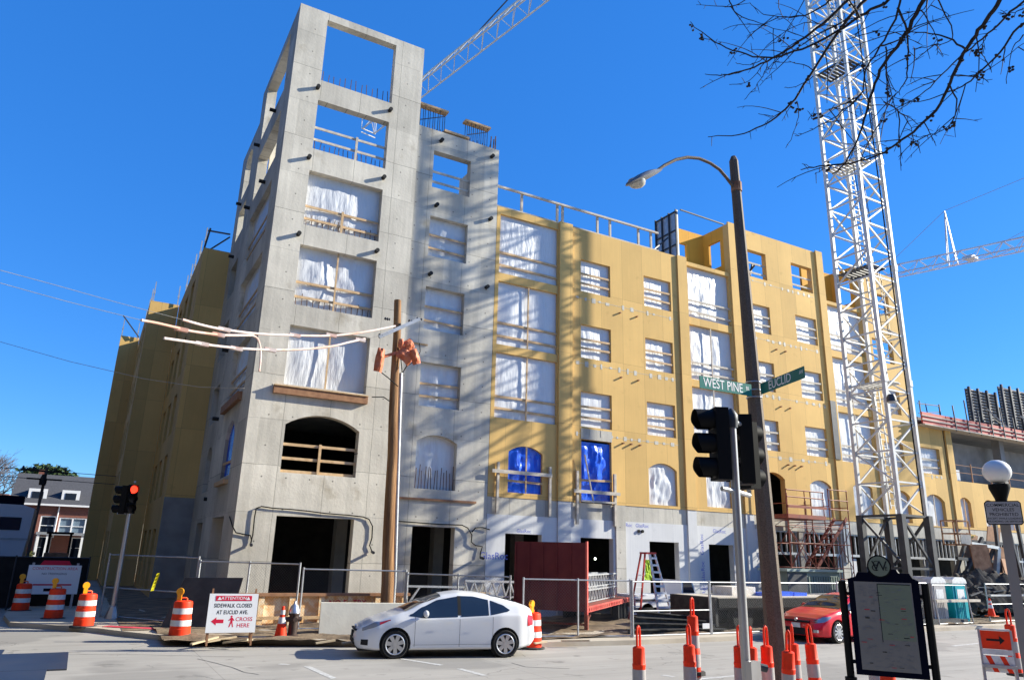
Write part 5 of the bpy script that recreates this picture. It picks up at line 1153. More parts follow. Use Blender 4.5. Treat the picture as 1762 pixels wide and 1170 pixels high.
    for wx in S['wheels']:
        for s_ in (-1, 1):
            y = s_*(S['half']-.10); r = S['r']
            w_ = MB().lathe([(r*.68, -.09), (r*.94, -.105), (r, -.07), (r, .07), (r*.94, .105), (r*.68, .09)], (wx, y, r), 32, 'y').build('wheel', M['tyre'], t, smooth=True, local=True)
            b = MB(); yo = y+s_*.085
            b.tube([(wx+r*.69*math.cos(2*math.pi*k/28), yo+s_*.005, r+r*.69*math.sin(2*math.pi*k/28)) for k in range(29)], .016, 6)
            n = S['spokes']
            for k in range(n):
                a = 2*math.pi*k/n+.3; c0, s0 = math.cos(a), math.sin(a); hw = S['spw']
                q = lambda rr, dw: (wx+c0*rr-s0*dw, yo+s_*.016, r+s0*rr+c0*dw)
                q2 = lambda rr, dw: (wx+c0*rr-s0*dw, yo-s_*.02, r+s0*rr+c0*dw)
                b.add([q(r*.10, -hw), q(r*.70, -hw*1.35), q(r*.70, hw*1.35), q(r*.10, hw), q2(r*.10, -hw), q2(r*.70, -hw*1.35), q2(r*.70, hw*1.35), q2(r*.10, hw)], [(0,1,2,3), (7,6,5,4), (0,4,5,1), (2,6,7,3)])
            b.lathe([(r*.17, -.02), (r*.17, .02)], (wx, yo, r), 16, 'y'); b.build('rim', M['rim'], w_, local=True)
            MB().lathe([(r*.67, -.0), (r*.67, .01)], (wx, yo-s_*.03, r), 24, 'y').build('brake_disc', M['steel_dark'], w_, local=True)
            MB().lathe([(r+.052, -.10), (r+.052, .10)], (wx, s_*(S['half']-.20), r+.01), 24, 'y').build('wheel_well', M['tyre'], t, local=True)
    return t, sidepatch, side_y, toppatch
PR = dict(L=4.46, half=.87, r=.315, wheels=(.93, 3.63), paint='car_white', roofw=.58, spokes=7, spw=.036,
 top=[(0, .50), (.04, .60), (.15, .70), (.45, .83), (.85, .96), (1.12, 1.05), (1.6, 1.28), (2.05, 1.43), (2.5, 1.49), (2.9, 1.47), (3.4, 1.40), (3.9, 1.29), (4.2, 1.20), (4.36, 1.13), (4.42, .92), (4.46, .60)],
 belt=[(0, .45), (.5, .74), (1.0, .88), (1.5, .92), (2.5, .96), (3.6, 1.02), (4.2, 1.02), (4.46, .55)],
 W=[(0, .52), (.06, .64), (.2, .76), (.5, .85), (.9, .872), (3.5, .873), (4.0, .84), (4.3, .76), (4.42, .70), (4.46, .62)], bot=[(0, .30), (.1, .20), (.5, .17), (4.0, .18), (4.3, .24), (4.46, .38)],
 screen=(1.14, 2.02, .70, .56), rear=(3.3, 4.1, .52, .60),
 side_glass=[([(1.25, .94), (1.6, .90), (2.42, .925)], [(1.28, .975), (1.55, 1.14), (1.95, 1.31), (2.42, 1.385)]), ([(2.50, .93), (3.20, .965)], [(2.50, 1.40), (2.8, 1.395), (3.20, 1.32)]), ([(3.25, .975), (3.68, 1.05), (3.74, 1.08)], [(3.25, 1.305), (3.55, 1.21), (3.74, 1.10)])])
C1, sp1, sy1, tp1 = car('white_hatchback_car', 'white five-door hatchback driving left along the street', (6.13, 18.54, 0), math.atan2(-.23, .973), PR)
sp1('headlight', 'headlight', [(.16, .60), (.35, .66), (.80, .84)], [(.16, .67), (.45, .80), (.82, .86)], .006)
sp1('indicator_lamp', 'lamp_red', [(.55, .745), (.80, .845)], [(.55, .80), (.80, .862)], .010)
sp1('tail_lamp', 'lamp_red', [(4.22, .72), (4.40, .74)], [(4.22, .98), (4.40, .95)], .006)
sp1('fog_lamp_recess', 'tyre', [(.14, .30), (.30, .29)], [(.14, .42), (.30, .42)], .006)
for x in (2.46,): sp1('door_pillar', 'tyre', [(x-.04, .965), (x+.04, .967)], [(x-.04, 1.40), (x+.04, 1.40)], .007)
for x0_ in (1.38, 2.47, 3.30): sp1('door_gap', 'tyre', [(x0_, .26), (x0_+.008, .26)], [(x0_, .93), (x0_+.008, .93)], .002, n=1, mr=12)
for x0_ in (2.22, 3.16): sp1('door_handle', 'car_white', [(x0_-.1, .80), (x0_+.1, .805)], [(x0_-.1, .835), (x0_+.1, .84)], .028)
sp1('sill_gap', 'tyre', [(1.35, .30), (3.28, .31)], [(1.35, .305), (3.28, .315)], .003)
for s_ in (-1, 1):
    b = MB().xf(Matrix()); b.lathe([(.001, -.13), (.06, -.11), (.085, -.04), (.085, .05), (.05, .11), (.001, .12)], (0, 0, 0), 14, 'y'); b.xf(Matrix.Translation((1.62, s_*.95, 1.0)) @ Matrix.Diagonal((.75, .85, .95, 1))); mr_ = b.build('wing_mirror', M['car_white'], C1, smooth=True, local=True)
    MB().box(1.62, s_*.82-.03, .93, 1.68, s_*.82+.08, .96).build('mirror_stalk', M['tyre'], mr_, local=True)
b = MB().box(-.012, -.5, .29, .05, .5, .40).box(-.02, -.16, .43, .01, .16, .56); b.build('lower_grille', M['tyre'], C1, local=True)
MB().box(-.0, -.42, .585, .06, .42, .615).build('upper_grille', M['tyre'], C1, local=True); MB().lathe([(.05, -.02), (.05, .02)], (.055, 0, .66), 14, 'x').build('front_badge', M['rim'], C1, local=True)
MB().box(.1, -.6, .155, 4.3, .6, .2).build('underbody', M['tyre'], C1, local=True)
MZ = dict(L=4.5, half=.88, r=.325, wheels=(.92, 3.56), paint='car_red', roofw=.57, spokes=10, spw=.022,
 top=[(0, .48), (.05, .62), (.15, .74), (.5, .86), (.9, .95), (1.25, 1.01), (1.7, 1.23), (2.1, 1.40), (2.6, 1.465), (3.1, 1.43), (3.6, 1.28), (3.95, 1.10), (4.35, 1.06), (4.45, .95), (4.5, .6)],
 belt=[(0, .44), (.5, .78), (1.0, .90), (1.5, .93), (3.5, .99), (4.2, .98), (4.5, .55)],
 W=[(0, .62), (.06, .72), (.2, .80), (.5, .865), (.9, .88), (3.6, .88), (4.1, .85), (4.4, .76), (4.5, .66)], bot=[(0, .28), (.12, .19), (.5, .17), (4.0, .18), (4.3, .24), (4.5, .36)],
 screen=(1.27, 2.08, .70, .55), rear=(3.25, 3.9, .52, .60),
 side_glass=[([(1.42, .965), (1.7, .95), (2.55, .98)], [(1.42, .985), (1.75, 1.16), (2.1, 1.31), (2.55, 1.375)]), ([(2.63, .985), (3.5, 1.02)], [(2.63, 1.375), (3.0, 1.35), (3.5, 1.18)])])
C2, sp2, sy2, tp2 = car('red_car', 'bright red car half hidden behind the information sign', (20.35, 17.27, 0), .04, MZ)
sp2('headlight', 'headlight', [(.06, .60), (.3, .63), (.62, .76)], [(.06, .69), (.3, .78), (.62, .80)], .006)
for x0_ in (1.5, 2.6, 3.4): sp2('door_gap', 'tyre', [(x0_, .26), (x0_+.008, .26)], [(x0_, .93), (x0_+.008, .93)], .002, n=1, mr=12)
MB().box(-.015, -.55, .24, .1, .55, .44).build('lower_grille', M['tyre'], C2, local=True); MB().box(-.01, -.45, .60, .08, .45, .66).build('upper_grille', M['tyre'], C2, local=True)
pl = MB().box(-.03, -.16, .44, -.016, .16, .58).build('number_plate', M['reflect'], C2, local=True); MB().lathe([(.05, -.02), (.05, .02)], (.0, 0, .68), 14, 'x').build('front_badge', M['rim'], C2, local=True)
for s_ in (-1, 1): MB().box(-.0, s_*.66-.1, .33, .06, s_*.66+.1, .41).build('fog_lamp', M['headlight'], C2, local=True)
for s_ in (-1, 1): MB().lathe([(.001, -.12), (.07, -.09), (.08, .04), (.001, .12)], (1.72, s_*.96, 1.02), 12, 'y').build('wing_mirror', M['car_red'], C2, smooth=True, local=True)
# ------------------------------------------------------------------ site yard
def frame(loc, rz): return Matrix.Translation(loc) @ Matrix.Rotation(rz, 4, 'Z')
def wheel(parent, c, r, w_=.28, ax='y', T_=Matrix()):
    o = MB().lathe([(r*.55, -w_/2), (r*.95, -w_/2), (r, -w_*.35), (r, w_*.35), (r*.95, w_/2), (r*.55, w_/2)], c, 28, ax).xf(T_).build('wheel', M['tyre'], parent, smooth=True)
    MB().lathe([(r*.57, -w_*.3), (r*.5, w_*.1), (r*.25, w_*.1), (r*.22, w_*.2), (r*.1, w_*.2)], c, 20, ax).xf(T_).build('hub', M['conc_dark'], o, smooth=True)
M['dred'] = mat('dark red painted steel', (.115,.012,.016), .55, (.15,.022,.022), 2)
TT = frame((13.9, 19.75, 0), math.atan2(.66, .75))
TRL = thing('flatbed_trailer', 'red flatbed trailer with a tall dark red headboard', 'trailer', (13.9, 19.75, 0))
b = MB().box(0, 0, .78, .08, 2.35, 2.84)
for k in range(6): b.box(-.035, k*.46, .78, -.002, k*.46+.05, 2.82)
b.xf(TT).build('headboard', M['dred'], TRL); MB().box(-.06, -.06, .7, .10, -.002, 2.88).xf(TT).build('headboard_post', M['form_red'], TRL)
MB().box(.1, 0, .78, 8.6, 2.35, .92).xf(TT).build('deck', M['red_steel'], TRL)
b = MB().box(.1, -.05, .76, 8.6, -.003, .93)
for k in range(28): b.box(.25+k*.3, -.075, .80, .38+k*.3, -.052, .89)
b.xf(TT).build('side_rail', M['form_red'], TRL)
b = MB()
for y in (.25, 2.0): b.box(1.3, y, .05, 1.42, y+.12, .77)
b.bar((1.36, .3, .3), (1.36, 2.0, .3), .06).bar((1.36, .3, .35), (2.2, .3, .77), .05); b.xf(TT).build('landing_legs', M['red_steel'], TRL)
for x in (5.9, 7.0):
    wheel(TRL, (x, .2, .44), .44, .26, 'y', TT); wheel(TRL, (x, 2.1, .44), .44, .26, 'y', TT)
for k, (z, n) in enumerate(((.94, 0), (1.42, 1), (1.90, 2))):   # stacked joists
    if k == 2: continue
    for j in range(4):
        y = .45+j*.38; J = thing('steel_joist', 'lattice steel joist, %s one in the %s layer on the red trailer' % (('nearest', 'second nearest', 'second farthest', 'farthest')[j], 'lower' if k == 0 else 'upper'), 'steel joist', TT @ V((.9, y, z)), group='lattice steel joists stacked on the red trailer')
        b = MB().box(.9+k*.1, y-.05, z+.37, 6.9, y+.05, z+.42).box(1.4, y-.05, z, 6.5, y+.05, z+.04); x = 1.1
        while x < 6.6: b.bar((x, y, z+.38), (x+.22, y, z+.03), .045).bar((x+.22, y, z+.03), (x+.44, y, z+.38), .03); x += .44
        b.xf(TT).build('chords_and_web', M['galv'], J)
M['wrap'] = mat('crumpled packing paper', (.70,.62,.50), .8, (.80,.76,.70), 8, bump=.6, bs=10)
b = MB(); b.grid(lambda u, v: TT @ V((.5+.28*math.cos(u*6.283)*math.sin(v*3.1416)*(1+.2*noise.noise(V((u*5, v*5, 1)))), .3+.25*math.sin(u*6.283)*math.sin(v*3.1416), 1.28-.36*math.cos(v*3.1416))), 14, 10); tag(b.build('wrapped_bundle', M['wrap'], smooth=True), 'pale crumpled bundle on the red trailer beside the headboard', 'bundle')
# joist on stands, left, behind the white car
J = thing('steel_joist', 'pale lattice joist on stands just left of the dark red headboard', 'steel joist', (9.9, 22.9, .1), group=None)
b = MB(); p0 = PY(800, 999, 22.6); p1 = PY(893, 1001, 22.6); b.bar(p0, p1, .07).bar(p0-V((-.3, 0, .48)), p1-V((0, 0, .48)), .06); n = 6
for k in range(n): a = p0.lerp(p1, k/n); c = p0.lerp(p1, (k+.5)/n); e = p0.lerp(p1, (k+1)/n); b.bar(a, c-V((0, 0, .46)), .05).bar(c-V((0, 0, .46)), e, .04)
b.build('chords_and_web', M['galv'], J)
b = MB(); p0 = PY(698, 1008, 22.9); p1 = PY(800, 1010, 22.9)
b.bar(p0, p1, .06).bar(p0, p0-V((0, 0, .95)), .06).bar(p0-V((0, 0, .7)), p0+V((.5, 0, 0)), .05).bar(p1, p1-V((0, 0, .95)), .06); q = b.build('sawhorse_frame', M['galv']); tag(q, 'grey steel trestle frame behind the windscreen of the white car', 'trestle')
q = MB().box(10.8, 23.6, 1.0, 12.6, 23.9, 1.14).build('lumber_stack', M['wood']); tag(q, 'pale lumber laid across the doorway of the concrete bay', 'lumber')
# step ladder
LX, LY = 19.62, 23.3; apx = PY(1117, 952, LY); la = thing('step_ladder', 'tall red and aluminium step ladder standing open in the yard', 'ladder', (LX, LY, .15))
M['fibre_red'] = mat('red fibreglass rail', (.50,.05,.04), .45); M['alu_l'] = mat('ladder aluminium', (.80,.80,.80), .4)
zt = apx.z; b = MB()
for s_ in (-1, 1): b.bar((apx.x+.10+s_*.12, LY-.05, zt), (PY(1143, 1056, LY).x+s_*.34+.06, LY-.05, .15), .09, .04)
b.build('front_rails', M['alu_l'], la); b = MB(); fx = PY(1145, 1056, LY).x
for k in range(9):
    u = (k+.7)/9.5; x = apx.x+.1+(fx-apx.x-.1)*u; w_ = .12+.21*u; z = zt+(.15-zt)*u; b.box(x-w_, LY-.12, z-.03, x+w_, LY+.0, z+.045)
b.build('treads', M['alu_l'], la); b = MB(); gx = PY(1101, 1056, LY).x
for s_ in (-1, 1): b.bar((apx.x-.06+s_*.10, LY+.3, zt), (gx-.04+s_*.27, LY+.3, .15), .07, .04)
b.build('rear_rails', M['fibre_red'], la); b = MB()
for k in (3, 4.6, 6, 7.2, 8.2): u = k/9; x = apx.x-.06+(gx-apx.x+.06)*u; w_ = .1+.14*u; z = zt+(.15-zt)*u; b.bar((x-w_, LY+.3, z), (x+w_, LY+.3, z), .03)
b.build('rear_braces', M['alu_l'], la); MB().box(apx.x-.2, LY-.1, zt-.02, apx.x+.28, LY+.34, zt+.05).build('top_cap', M['fibre_red'], la)
c_ = PY(1113, 980, LY-.15); b = MB(); b.grid(lambda u, v: c_+V(((u-.5)*.34*(.55+.45*v if v < .8 else 1), -.06+.05*noise.noise(V((u*5, v*5, 3))), (.5-v)*.75)), 8, 10); tag(b.build('safety_vest', mat('lime safety vest', (.42,.62,.02), .7, (.30,.48,.02), 6)), 'lime safety vest hanging on the step ladder', 'vest')
# white service truck behind the ladder
WT = thing('white_service_truck', 'low white service truck seen through the legs of the step ladder', 'truck', (21.9, 24.6, 0))
b = MB().box(19.5, 24.3, .55, 21.9, 25.5, 1.02); b.prism([(21.9, .5), (23.0, .5), (23.0, .95), (22.7, 1.1), (22.5, 1.55), (21.9, 1.6)], 24.3, 25.6); b.build('body', M['white_paint'], WT)
MB().box(19.5, 24.26, .80, 21.9, 24.298, .86).build('trim_line', M['steel_dark'], WT); MB().prism([(22.0, 1.1), (22.62, 1.1), (22.45, 1.5), (22.0, 1.53)], 24.285, 24.298).build('side_window', M['glass'], WT)
for x in (20.1, 22.5): wheel(WT, (x, 24.4, .36), .36, .2)
# long dark beams on the ground
M['beam'] = mat('black steel beam', (.035,.035,.036), .6, (.07,.068,.065), 5, metal=.3)
for k in range(4):
    p = V((15.2+.35*k, 19.35+.28*k, .16+.16*k)); q = V((19.1-.1*k, 19.2+.32*k, .12+.1*k)); 
    o = MB().bar(p+V((0, 0, .12)), q+V((0, 0, .12)), .24, .03).bar(p, q, .03, .22).bar(p-V((0, 0, .1)), q-V((0, 0, .1)), .24, .03).build('steel_beam', M['beam']); tag(o, ('dark steel beam lying on the ground, number %s from the gate' % ('nearest', 'second', 'third', 'farthest')[k]).replace('number nearest', 'nearest one').replace('number ', ''), 'steel beam', 'dark steel beams behind the gate panel')
o = MB().box(18.0, 19.02, .28, 18.32, 19.04, .44).build('white_tag', M['white_paint']); tag(o, 'white paper tag on the end of the dark steel beams', 'tag')
# second flatbed
FB = thing('flatbed_trailer', 'long dark flatbed trailer with a pale timber deck behind the lamp post', 'trailer', (19.3, 19.5, 0))
MB().box(19.3, 19.6, 1.08, 29.8, 21.9, 1.2).build('deck', M['wood_pale'], FB); MB().box(19.24, 19.5, .86, 29.8, 19.58, 1.17).build('side_rail', M['black'], FB)
MB().box(19.18, 19.62, .25, 19.29, 21.9, 1.19).build('end_plate', M['beam'], FB); b = MB().box(19.4, 20.1, .75, 29.7, 20.3, 1.07).box(19.4, 21.2, .75, 29.7, 21.4, 1.07); b.build('chassis_beams', M['beam'], FB); MB().box(19.4, 21.78, .12, 29.7, 21.84, 1.07).build('under_deck_shade', M['black'], FB)  # black panel behind the wheels stands in for the shade under the deck
for x in (20.55, 22.9, 24.1): wheel(FB, (x, 19.85, .50), .50, .3); wheel(FB, (x, 21.6, .5), .5, .3)
for k in range(3): 
    o = MB().box(22.2+k*.8, 20.2, 1.201, 22.93+k*.8, 20.8, 1.32+.04*(k % 2)).build('blue_material_bag', M['blue']); tag(o, '%s blue plastic bag on the timber deck beside the lamp post' % ('left', 'middle', 'right')[k], 'bag', 'blue bags on the flatbed deck')
o = MB().box(21.0, 20.6, 1.201, 22.2, 21.6, 1.5).build('white_carton', M['wrap']); tag(o, 'pale carton at the near end of the timber trailer deck', 'carton')
# green site box
GB = thing('green_site_container', 'grey-green ribbed site container beside the stair tower', 'container', (28, 23, 0))
M['sage'] = mat('sage green steel', (.16,.20,.17), .55, (.20,.25,.21), 2)
b = MB().box(26.3, 22.6, .1, 29.7, 24.0, 2.05); x = 27.6
while x < 29.6: b.box(x, 22.56, .3, x+.07, 22.597, 1.85); x += .16
b.build('box_body', M['sage'], GB); MB().box(26.2, 22.5, 2.053, 29.8, 24.1, 2.15).build('lid', mat('pale green lid', (.30,.37,.33), .5), GB); MB().box(26.3, 22.57, .1, 27.5, 22.598, 2.0).build('dark_door', M['steel_dark'], GB)
# red scaffold stair tower
ST = thing('scaffold_stair_tower', 'rust red scaffold stair tower at the second-floor arch', 'scaffold', (30, 24.9, 0))
M['scaf'] = mat('rust red scaffold tube', (.30,.07,.035), .6, (.20,.05,.035), 4)
b = MB(); px_ = (28.6, 30.3, 31.6, 33.0); py_ = (24.3, 25.7)
for x in px_:
    for y in py_: b.cyl((x, y, 0), (x, y, 5.75 if x < 31 else 5.95), .026, 6)
for y in py_:
    for z in (.3, 1.7, 2.2, 3.3, 4.1):
        b.cyl((px_[0], y, z), (px_[-1], y, z), .02, 5)
    for i in range(3):
        for z in (.3, 2.2): b.cyl((px_[i], y, z), (px_[i+1], y, z+1.8), .017, 5); b.cyl((px_[i+1], y, z), (px_[i], y, z+1.8), .017, 5)
for x in px_:
    for z in (.3, 1.7, 2.2, 3.3, 4.3, 5.1): b.cyl((x, py_[0], z), (x, py_[1], z), .02, 5)
b.build('tube_frame', M['scaf'], ST)
MB().box(28.55, 24.2, 4.42, 31.2, 25.75, 4.60).build('upper_platform', M['scaf'], ST)
b = MB()
for z in (5.0, 5.4, 5.72): b.cyl((28.6, 24.25, z), (31.2, 24.25, z), .03, 6)
for z in (4.95, 5.4, 5.9): b.cyl((31.6, 24.25, z), (33.0, 24.25, z), .025, 6)
b.bar((28.6, 24.22, 4.95), (31.3, 24.22, 4.97), .04, .12); b.build('guard_rails', M['scaf'], ST)
b = MB(); p0 = V((33.0, 24.4, 4.6)); p1 = V((30.6, 24.4, 2.3))
for y in (24.4, 25.1): b.bar((p0.x, y, p0.z), (p1.x, y, p1.z), .04, .16); b.bar((p1.x, y, 2.3), (30.0, y, .1), .04, .14)
for k in range(10): q = p0.lerp(p1, (k+.5)/10); b.box(q.x-.13, 24.42, q.z-.015, q.x+.13, 25.08, q.z+.02)
for k in range(9): q = V((p1.x, 0, 2.3)).lerp(V((30.0, 0, .1)), (k+.5)/9); b.box(q.x-.11, 24.42, q.z-.015, q.x+.11, 25.08, q.z+.02)
b.build('stairs', M['scaf'], ST)
# portable toilets
def porta(loc, m, label):
    t = thing('portable_toilet', label, 'portable toilet', loc, .0, 'portable toilets behind the fence')
    MB().box(-.5, -.5, 0, .5, .5, 1.62).build('cabin', m, t, local=True)
    MB().prism([(-.55, 1.62), (.55, 1.62), (.5, 1.78), (.3, 1.88), (-.3, 1.88), (-.5, 1.78)], -.54, .54).build('roof', M['reflect'], t, local=True)
    d = MB().box(-.36, -.535, .08, .36, -.503, 1.52).build('door', m, t, local=True)
    b = MB(); x = -.3
    while x < .3: b.box(x, -.55, .2, x+.05, -.537, .85); x += .12
    b.build('door_ribs', m, d, local=True); MB().box(-.26, -.545, 1.0, .26, -.5365, 1.38).build('door_notice', M['reflect'], d, local=True)
    MB().box(-.6, -.6, -.08, .6, .6, -.002).build('skid', M['wood_pale'], t, local=True)
    return t
porta((32.35, 20.3, .1), M['reflect_grey'], 'grey portable toilet left of the teal one'); porta((33.9, 20.3, .1), mat('teal plastic', (.0,.30,.36), .45, (.0,.36,.42), 3), 'teal portable toilet beside the grey one')
# right-hand yard: deck, spoil, rusted plates, lift basket
o = MB().box(31.4, 19.35, .98, 34.6, 19.55, 1.08).build('timber_plank', M['wood_pale']); tag(o, 'long pale plank in front of the portable toilets', 'plank')
b = MB(); b.grid(lambda u, v: (36+12*u, 20.6+4*v, .1+2.0*math.sin(math.pi*min(1, .1+.9*u))**.7*math.sin(math.pi*(.1+.8*v))+.35*noise.noise(V((u*9, v*5, 2)))+.30*noise.noise(V((u*31, v*14, 4)))+.16*abs(noise.noise(V((u*80, v*34, 6))))), 110, 44); o = b.build('spoil_heap', mat('dark spoil', (.035,.03,.025), .95, (.07,.06,.05), 2, bump=.8), smooth=True); tag(o, 'dark heap of spoil and steel behind the right-hand fence', 'spoil heap')
for k, (x, z, w_, h_, a) in enumerate(((43.2, 1.3, 1.7, 1.6, .2), (41.4, 1.7, 1.1, 1.9, -.3), (44.9, 1.5, 1.2, 1.5, .4))):
    o = MB().box(-w_/2, -.03, 0, w_/2, .03, h_).xf(frame((x, 22.3+.4*k, z), a) @ Matrix.Rotation(-.12, 4, 'X')).build('rusted_plate', M['rust']); tag(o, ('largest rusted plate', 'left rusted plate leaning towards the studs', 'right rusted plate near the globe lamp post')[k]+' standing on the spoil heap', 'steel plate', 'rusted plates on the spoil heap')
o = MB().box(37.2, 20.3, 1.15, 43, 20.45, 1.22).build('white_beam', M['white_steel']); tag(o, 'long white beam above the dark spoil heap', 'beam')
q = PY(1645, 918, 23.0); LB = thing('lift_basket', 'brown open lift basket raised in front of the yellow wall', 'lift basket', (q.x, 23, 0))
b = MB(); x0_, x1_, z0_, z1_ = q.x-.55, q.x+.55, q.z-.55, q.z+.65
for x in (x0_, x1_):
    for y in (22.6, 23.4): b.bar((x, y, z0_), (x, y, z1_), .06)
for z in (z0_, z0_+.55, z1_):
    b.bar((x0_, 22.6, z), (x1_, 22.6, z), .06).bar((x0_, 23.4, z), (x1_, 23.4, z), .06).bar((x0_, 22.6, z), (x0_, 23.4, z), .06).bar((x1_, 22.6, z), (x1_, 23.4, z), .06)
b.build('basket_frame', M['wood_dark'], LB); MB().box(x0_+.1, 22.52, z0_+.05, x1_-.1, 22.55, z0_+.5).build('notice_board', M['wood_pale'], LB)
MB().bar((q.x+.5, 23.0, q.z-.4), (q.x+4.5, 23.4, q.z-.6), .16).bar((q.x+4.5, 23.4, q.z-.6), (q.x+3.6, 23.6, .3), .22).box(q.x+2.8, 23.0, .1, q.x+5.2, 24.6, 1.0).build('boom', M['galv'], LB)
M['bark_far'] = mat('far bare twigs', (.13,.10,.085), .9)
# ------------------------------------------------------------------ far left: house, trees, van, loader
def brick_mat():
    m = bpy.data.materials.new('red brick'); m.use_nodes = True; nt = m.node_tree; b = nt.nodes['Principled BSDF']; b.inputs['Roughness'].default_value = .85
    v, x, y, z = coords(nt); mp = nt.nodes.new('ShaderNodeCombineXYZ'); nt.links.new(MN(nt, 'ADD', x, y), mp.inputs[0]); nt.links.new(z, mp.inputs[1])
    t = nt.nodes.new('ShaderNodeTexBrick'); t.inputs['Scale'].default_value = 4.5; t.inputs['Color1'].default_value = (.26,.075,.045,1); t.inputs['Color2'].default_value = (.17,.05,.035,1); t.inputs['Mortar'].default_value = (.22,.16,.13,1)
    nt.links.new(mp.outputs[0], t.inputs['Vector']); nt.links.new(t.outputs[0], b.inputs['Base Color']); return m
M['brick'] = brick_mat(); M['slate'] = mat('dark grey roof shingles', (.060,.060,.066), .85, (.085,.085,.092), 6, stretch=(1, 1, 3))
HY_ = 90; hs_ = 1.25
HS = thing('brick_house', 'red brick house with dark mansard roof and two white dormers', 'house', (0, 92, 0))
hx0 = PY(26, 880, HY_).x-.4; hx1 = 9.5; ez = PY(100, 868, HY_).z
ops = []
def hwin(x, z, w_, h_): ops.append((x, x+w_, z, z+h_, 0)); return (x, z, w_, h_)
wpx_ = lambda x: PY(x, 930, HY_).x
W_ = [hwin(wpx_(95), ez-2.95, 3.6, 1.7), hwin(wpx_(62), ez-3.05, 1.4, 1.9), hwin(5.2, ez-3.0, 1.5, 1.9), hwin(wpx_(60), .9, 1.4, 2.1), hwin(wpx_(122), .9, 1.5, 2.1), hwin(5.2, .9, 1.5, 2.1)]
wall(ops, hx0, hx1, 0, ez, .3, 'wall', M['brick'], HS, (0, HY_, 0)); MB().box(hx0, HY_+.31, 0, hx1, 101, ez-.02).build('wall', M['brick'], HS)
for x, z, w_, h_ in W_:
    f_ = MB(); f_.box(x, HY_+.04, z, x+.12, HY_+.16, z+h_).box(x+w_-.12, HY_+.04, z, x+w_, HY_+.16, z+h_).box(x+.12, HY_+.04, z, x+w_-.12, HY_+.16, z+.1).box(x+.12, HY_+.04, z+h_-.1, x+w_-.12, HY_+.16, z+h_).box(x+.12, HY_+.06, z+h_/2-.03, x+w_-.12, HY_+.14, z+h_/2+.03)
    if w_ > 2: 
        for k in (1, 2): f_.box(x+w_*k/3-.07, HY_+.045, z+.1, x+w_*k/3+.07, HY_+.155, z+h_-.1)
    o = f_.build('window', M['white_paint'], HS); MB().box(x+.1, HY_+.18, z+.05, x+w_-.1, HY_+.2, z+h_-.05).build('pane', mat('blinds behind glass', (.16,.22,.28), .15, spec=.8) if w_ > 2 else M['glass'], o)
rt = PY(60, 815, HY_+4).z
MB().prism([(HY_-.35, ez), (HY_+4, rt), (HY_+8, rt), (101.4, ez)], hx0-.3, hx1+.3, 'x').build('roof', M['slate'], HS)
MB().box(hx0-.3, HY_-.5, ez-.16, hx1+.3, HY_-.35, ez+.02).build('gutter', M['white_paint'], HS)
for cx in (PY(64, 856, HY_+.6).x, PY(122, 853, HY_+.6).x, PY(122, 853, HY_+.6).x+4.1):
    zc = PY(64, 856, HY_+.6).z-.05; d_ = MB().box(cx-.78, HY_+.5, zc-.95, cx+.78, HY_+4, zc+.9).build('dormer', M['slate'], HS); MB().box(cx-.82, HY_+.4, zc-.98, cx+.82, HY_+.497, zc+.95).build('dormer_front', M['white_paint'], d_); MB().box(cx-.5, HY_+.37, zc-.62, cx+.5, HY_+.397, zc+.65).build('pane', M['glass'], d_)
MB().box(hx0+1.5, HY_+4.2, rt, hx0+2.2, HY_+4.9, rt+.5).build('chimney', M['brick'], HS)
P_ = MB().box(wpx_(62), HY_-3, 3.15, hx1, HY_-.01, 3.4).build('porch_roof', M['galv'], HS)
for x in (wpx_(64), wpx_(80), wpx_(80)+3, wpx_(80)+6): MB().box(x, HY_-2.9, 0, x+.22, HY_-2.68, 3.13).build('porch_column', M['white_paint'], HS)
MB().cyl((wpx_(90), HY_-.1, 2.9), (wpx_(91), HY_-.1, ez-.2), .06, 8).build('downpipe', M['white_paint'], HS)
def leaf_crown(name_parent, c, rx, ry, rz_, n, size, m, seed, flat=1, nm='crown'):
    random.seed(seed); b = MB(); cl = [V((random.gauss(0, .45)*rx, random.gauss(0, .45)*ry, random.gauss(0, .42)*rz_))*1 for _ in range(max(8, n//90))]
    for i in range(n):
        q = c+random.choice(cl)+V((random.gauss(0, .16)*rx, random.gauss(0, .16)*ry, random.gauss(0, .13)*rz_)); s_ = size*random.uniform(.5, 1.3)
        a = V((random.gauss(0, 1), random.gauss(0, 1), random.gauss(0, .5))).normalized(); e = a.cross(V((random.gauss(0, 1), random.gauss(0, 1), random.gauss(0, 1)))).normalized()
        k = len(b.v); b.v += [q-a*s_, q+e*s_*.45, q+a*s_, q-e*s_*.45]; b.f.append((k, k+1, k+2, k+3))
    return b.build(nm, m, name_parent)
M['pine'] = mat('dark pine needles', (.035,.065,.022), .7, (.075,.11,.035), 2); M['shrub'] = mat('yellow green shrub leaves', (.10,.12,.03), .7, (.16,.15,.05), 2)
EV = thing('evergreen_tree', 'broad dark evergreen rising behind the slate roof of the brick house', 'tree', (-3.4, 108, 0)); ec = PY(80, 812, 108)
MB().tube([(ec.x, 108, 0), (ec.x, 108, ec.z)], [.3, .12], 8).build('trunk', M['bark'], EV); leaf_crown(EV, ec+V((0, 0, -.4)), 3.0, 2.4, 1.3, 2600, .34, M['pine'], 4)
